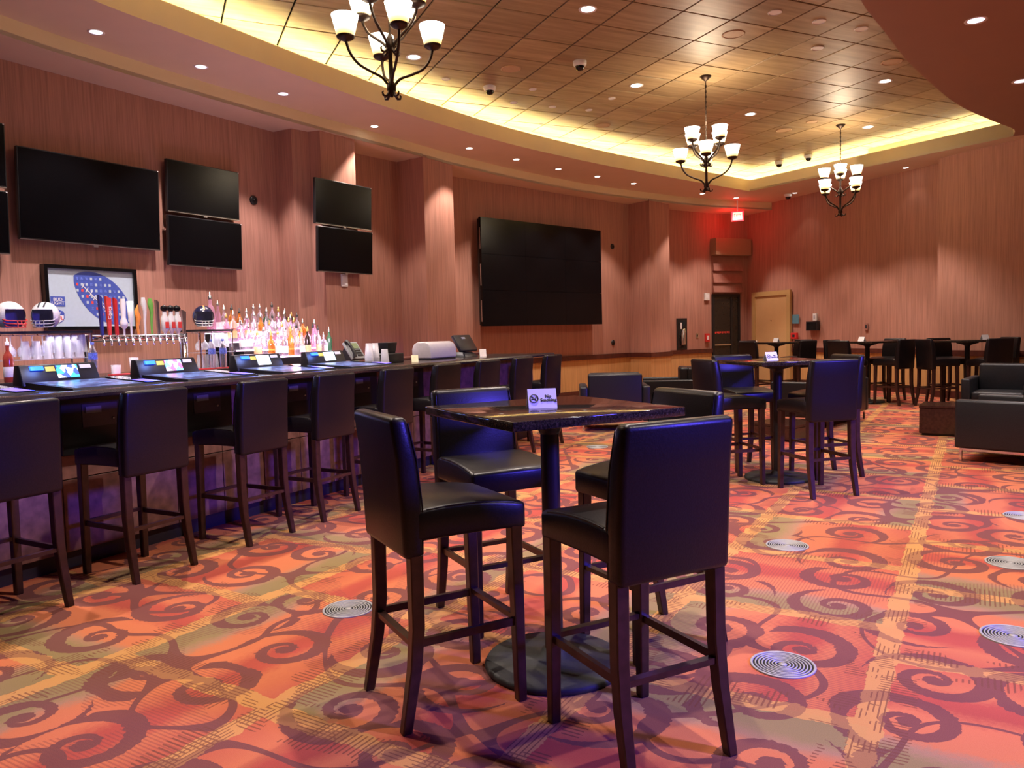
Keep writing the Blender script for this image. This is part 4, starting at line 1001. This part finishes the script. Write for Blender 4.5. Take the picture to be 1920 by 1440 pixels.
for k in range(7):
    f_ = k/6; cx, cz = p1[0]+(p2[0]-p1[0])*f_, p1[1]+(p2[1]-p1[1])*f_; la.bar((cx-.014, -.009, cz-.024), (cx+.014, -.009, cz+.024), .007, .007, .002, .002)
la.build('laces', 'card', pr_)
bx_ = MB().box(-.44, -.295, -.0075, -.005, -.09, .01).build('name_block', 'blueprint', pr_); bx_.name = 'name_block'
textmesh('lettering', 'BUD\nLIGHT', .046, 'card', pr_, (-.3675, -.0085, -.04), (PI/2, 0, 0))
SX = lambda p: [(-.3675+(x+.375)*1.5, -.195+(z+.155)*1.4) for x, z in p]
shd = SX([(-.405, -.115), (-.39, -.11), (-.375, -.10), (-.36, -.11), (-.345, -.115), (-.336, -.13), (-.338, -.17), (-.352, -.19), (-.375, -.205), (-.398, -.19), (-.412, -.17), (-.414, -.13)])
MB().frus([(x, -.0055, z) for x, z in shd], [(x, -.007, z) for x, z in shd]).build('shield', 'blueprint', pr_)
sh2 = SX([(-.408, -.145), (-.342, -.145), (-.343, -.168), (-.354, -.185), (-.375, -.198), (-.396, -.185), (-.407, -.168)])
MB().frus([(x, -.0072, z) for x, z in sh2], [(x, -.0082, z) for x, z in sh2]).build('shield_field', 'card', pr_)
textmesh('lettering', 'NFL', .05, 'redprint', pr_, (-.3675, -.0092, -.211), (PI/2, 0, 0)); textmesh('star_row', '* *', .04, 'card', pr_, (-.3675, -.0085, -.165), (PI/2, 0, 0))
def plate(fr, s, z, wd, h, m, name, label, cat, d=.02, inner=None, im='ink'):
    t = thing(name, label, cat, onwall(fr, s, z, 0), wrot(fr))
    MB().box(-wd/2, wd/2, -d, 0, -h/2, h/2).build('plate', m, t, bevel=.003, bseg=1)
    if inner: MB().box(-wd*inner/2, wd*inner/2, -d-.004, -d, -h*inner/2, h*inner/2).build('face', im, t)
    return t
def knob(fr, s, z, label):
    t = thing('wall_sensor', label, 'sensor', onwall(fr, s, z, 0), wrot(fr), group='round black wall sensors')
    ax = Matrix.Rotation(PI/2, 3, 'X'); MB().lathe([(.06, 0), (.06, .012), (.045, .022), (0, .024)], 20, axis=ax).build('disc', 'black_plastic', t); MB().lathe([(.025, .022), (.02, .034), (0, .036)], 14, axis=ax).build('lens', 'black_gloss', t)
knob(fA, 2.97, 3.17, 'round black sensor on the wall right of the small televisions'); knob(fC, 4.44, 3.17, 'upper round black sensor right of the video wall'); knob(fC, 4.41, 1.10, 'lower round black sensor right of the video wall')
plate(fP, .335, 2.15, .12, .17, 'white_plastic', 'notice_holder', 'white notice holder below the pier televisions', 'notice', .02, .75, 'card')
t = thing('extinguisher_cabinet', 'black recessed fire extinguisher cabinet above the dado rail', 'cabinet', onwall(fD, .37, 1.235, 0), wrot(fD))
MB().box(-.17, .17, -.015, 0, -.37, .37).build('frame', 'black_plastic', t, bevel=.003, bseg=1); MB().box(-.12, .12, -.017, -.014, -.32, .32).build('glass', 'dark_glass', t)
MB().lathe([(.055, -.25), (.06, -.2), (.06, .02), (.03, .07), (.02, .1)], 14, (0, -.05, 0)).build('cylinder', 'silver', t); MB().tube([(0, -.05, .1), (.05, -.05, .12), (.07, -.05, .0)], .012, 8).build('hose', 'cream', t); MB().box(-.05, -.01, -.021, -.017, .12, .27).build('tag', 'card', t)
plate(fD, .885, 1.185, .075, .115, 'silver', 'light_switch', 'steel light switch left of the red fire pull station', 'switch', .01, .4, 'black_plastic')
plate(fD, 1.205, 1.13, .13, .20, 'red', 'fire_pull_station', 'red fire alarm pull station beside the glass door', 'fire alarm', .05, .5, 'card')
plate(fD, 1.20, 2.115, .15, .17, 'white_plastic', 'fire_strobe', 'white fire alarm strobe left of the glass door', 'strobe', .05, .5, 'card')
def door_far():
    t = struct(MB().box(-.01, .01, 0, .01, 0, .01).build('door_1', 'door_paint', None)); p = onwall(fF, .205, 0, 0); t.location = p; t.rotation_euler = (0, 0, wrot(fF))
    MB().box(-.53, .53, -.02, .01, 0, 2.09).build('leaf', 'door_paint', t)
    for x0, x1, z0, z1 in ((-.64, -.53, 0, 2.2), (.53, .64, 0, 2.2), (-.53, .53, 2.09, 2.2)): MB().box(x0, x1, -.05, .01, z0, z1).build('casing', 'door_trim', t)
    MB().lathe([(.012, 0), (.012, .03), (.028, .035), (.028, .06), (0, .065)], 14, (-.45, -.02, 1.0), axis=Matrix.Rotation(PI/2, 3, 'X')).build('handle', 'silver', t)
    MB().lathe([(.014, 0), (.014, .006), (0, .007)], 12, (0, -.02, 1.5), axis=Matrix.Rotation(PI/2, 3, 'X')).build('peephole', 'bronze', t)
mat('door_trim', (.50, .33, .13), .5, vary=.03, scale=4)
door_far()
plate(fF, .98, 1.515, .20, .21, 'sign_blue' if 'sign_blue' in MATS else 'paleblue', 'room_sign', 'blue-grey room sign right of the tan door', 'sign', .01)
plate(fF, 1.58, 1.545, .10, .16, 'white_plastic', 'card_reader', 'small white wall unit above the black box', 'wall unit', .04, .5, 'mask_grey')
plate(fF, 1.535, 1.35, .33, .20, 'black_plastic', 'wall_box', 'black wall box right of the tan door', 'wall box', .08, .8, 'black_gloss')
plate(fF, .97, 1.135, .18, .14, 'red', 'fire_alarm_box', 'dark red alarm box low beside the tan door', 'alarm box', .06, .4, 'ink')
plate(fF, 2.96, 1.31, .08, .13, 'fabric_shade', 'thermostat', 'small pink wall thermostat above the far tables', 'thermostat', .02, .5, 'ink')
# alcove with glass door and rolled shade
g = struct(MB().box(0, .01, 0, .01, 0, .01).build('door_2', 'black_metal')); g.location = onwall(fL, 0, 0, 0); g.rotation_euler = (0, 0, wrot(fL))
sgn = 1
for x0, x1, z0, z1 in ((.01, .07, 0, 2.18), (.82, .88, 0, 2.18), (.07, .82, 2.11, 2.18), (.58, .63, 0, 2.11)): MB().box(x0, x1, -.04, 0, z0, z1).build('frame', 'black_metal', g)
MB().box(.07, .58, -.025, -.015, 0, 2.11).build('pane', 'dark_glass', g); MB().box(.63, .82, -.025, -.015, 0, 2.11).build('pane', 'dark_glass', g); MB().box(.07, .58, -.05, -.03, .93, .96).build('push_bar', 'silver', g)
for k in range(9): MB().box(.09+k*.053, .125+k*.053, -.028, -.0255, 1.22+.01*(k % 2), 1.27).build('red_print', 'redprint', g)
sb_ = thing('roller_shade', 'tan roller shade box with pleated fabric above the glass door', 'window shade', onwall(fL, 0, 0, 0), wrot(fL))
MB().box(-.02, 1.08, -.22, -.002, 3.11, 3.51).build('valance', 'shade_box', sb_, bevel=.004, bseg=1)
for k, (za, zb) in enumerate(((2.22, 2.45), (2.45, 2.74), (2.74, 3.11))):
    MB().frus([(.02, -.10, za), (.92, -.10, za), (.92, -.005, za), (.02, -.005, za)], [(.02, -.04, zb), (.92, -.04, zb), (.92, -.005, zb), (.02, -.005, zb)]).build('fabric_fold', 'fabric_shade', sb_)
ex = thing('exit_sign', 'glowing red EXIT sign hanging below the far soffit corner', 'exit sign', (5.30, 17.95, 3.92), math.radians(-16))
MB().box(-.135, .135, -.025, .025, -.11, .11).build('housing', 'exit_red', ex); MB().box(-.105, .105, -.028, -.025, -.085, .085).build('face', 'exit_face', ex); MB().tube([(0, 0, .11), (0, 0, .372)], .012, 8).build('stem', 'white', ex)
textmesh('lettering', 'EXIT', .115, 'redprint', ex, (0, -.0295, 0), (PI/2, 0, 0), sx=.72)
l_ = bpy.data.lights.new('exit_glow', 'POINT'); l_.energy = 5; l_.color = (1, .02, .02); l_.shadow_soft_size = .08; o_ = bpy.data.objects.new('exit_glow', l_); C.objects.link(o_); o_.location = (5.22, 18.3, 3.85)
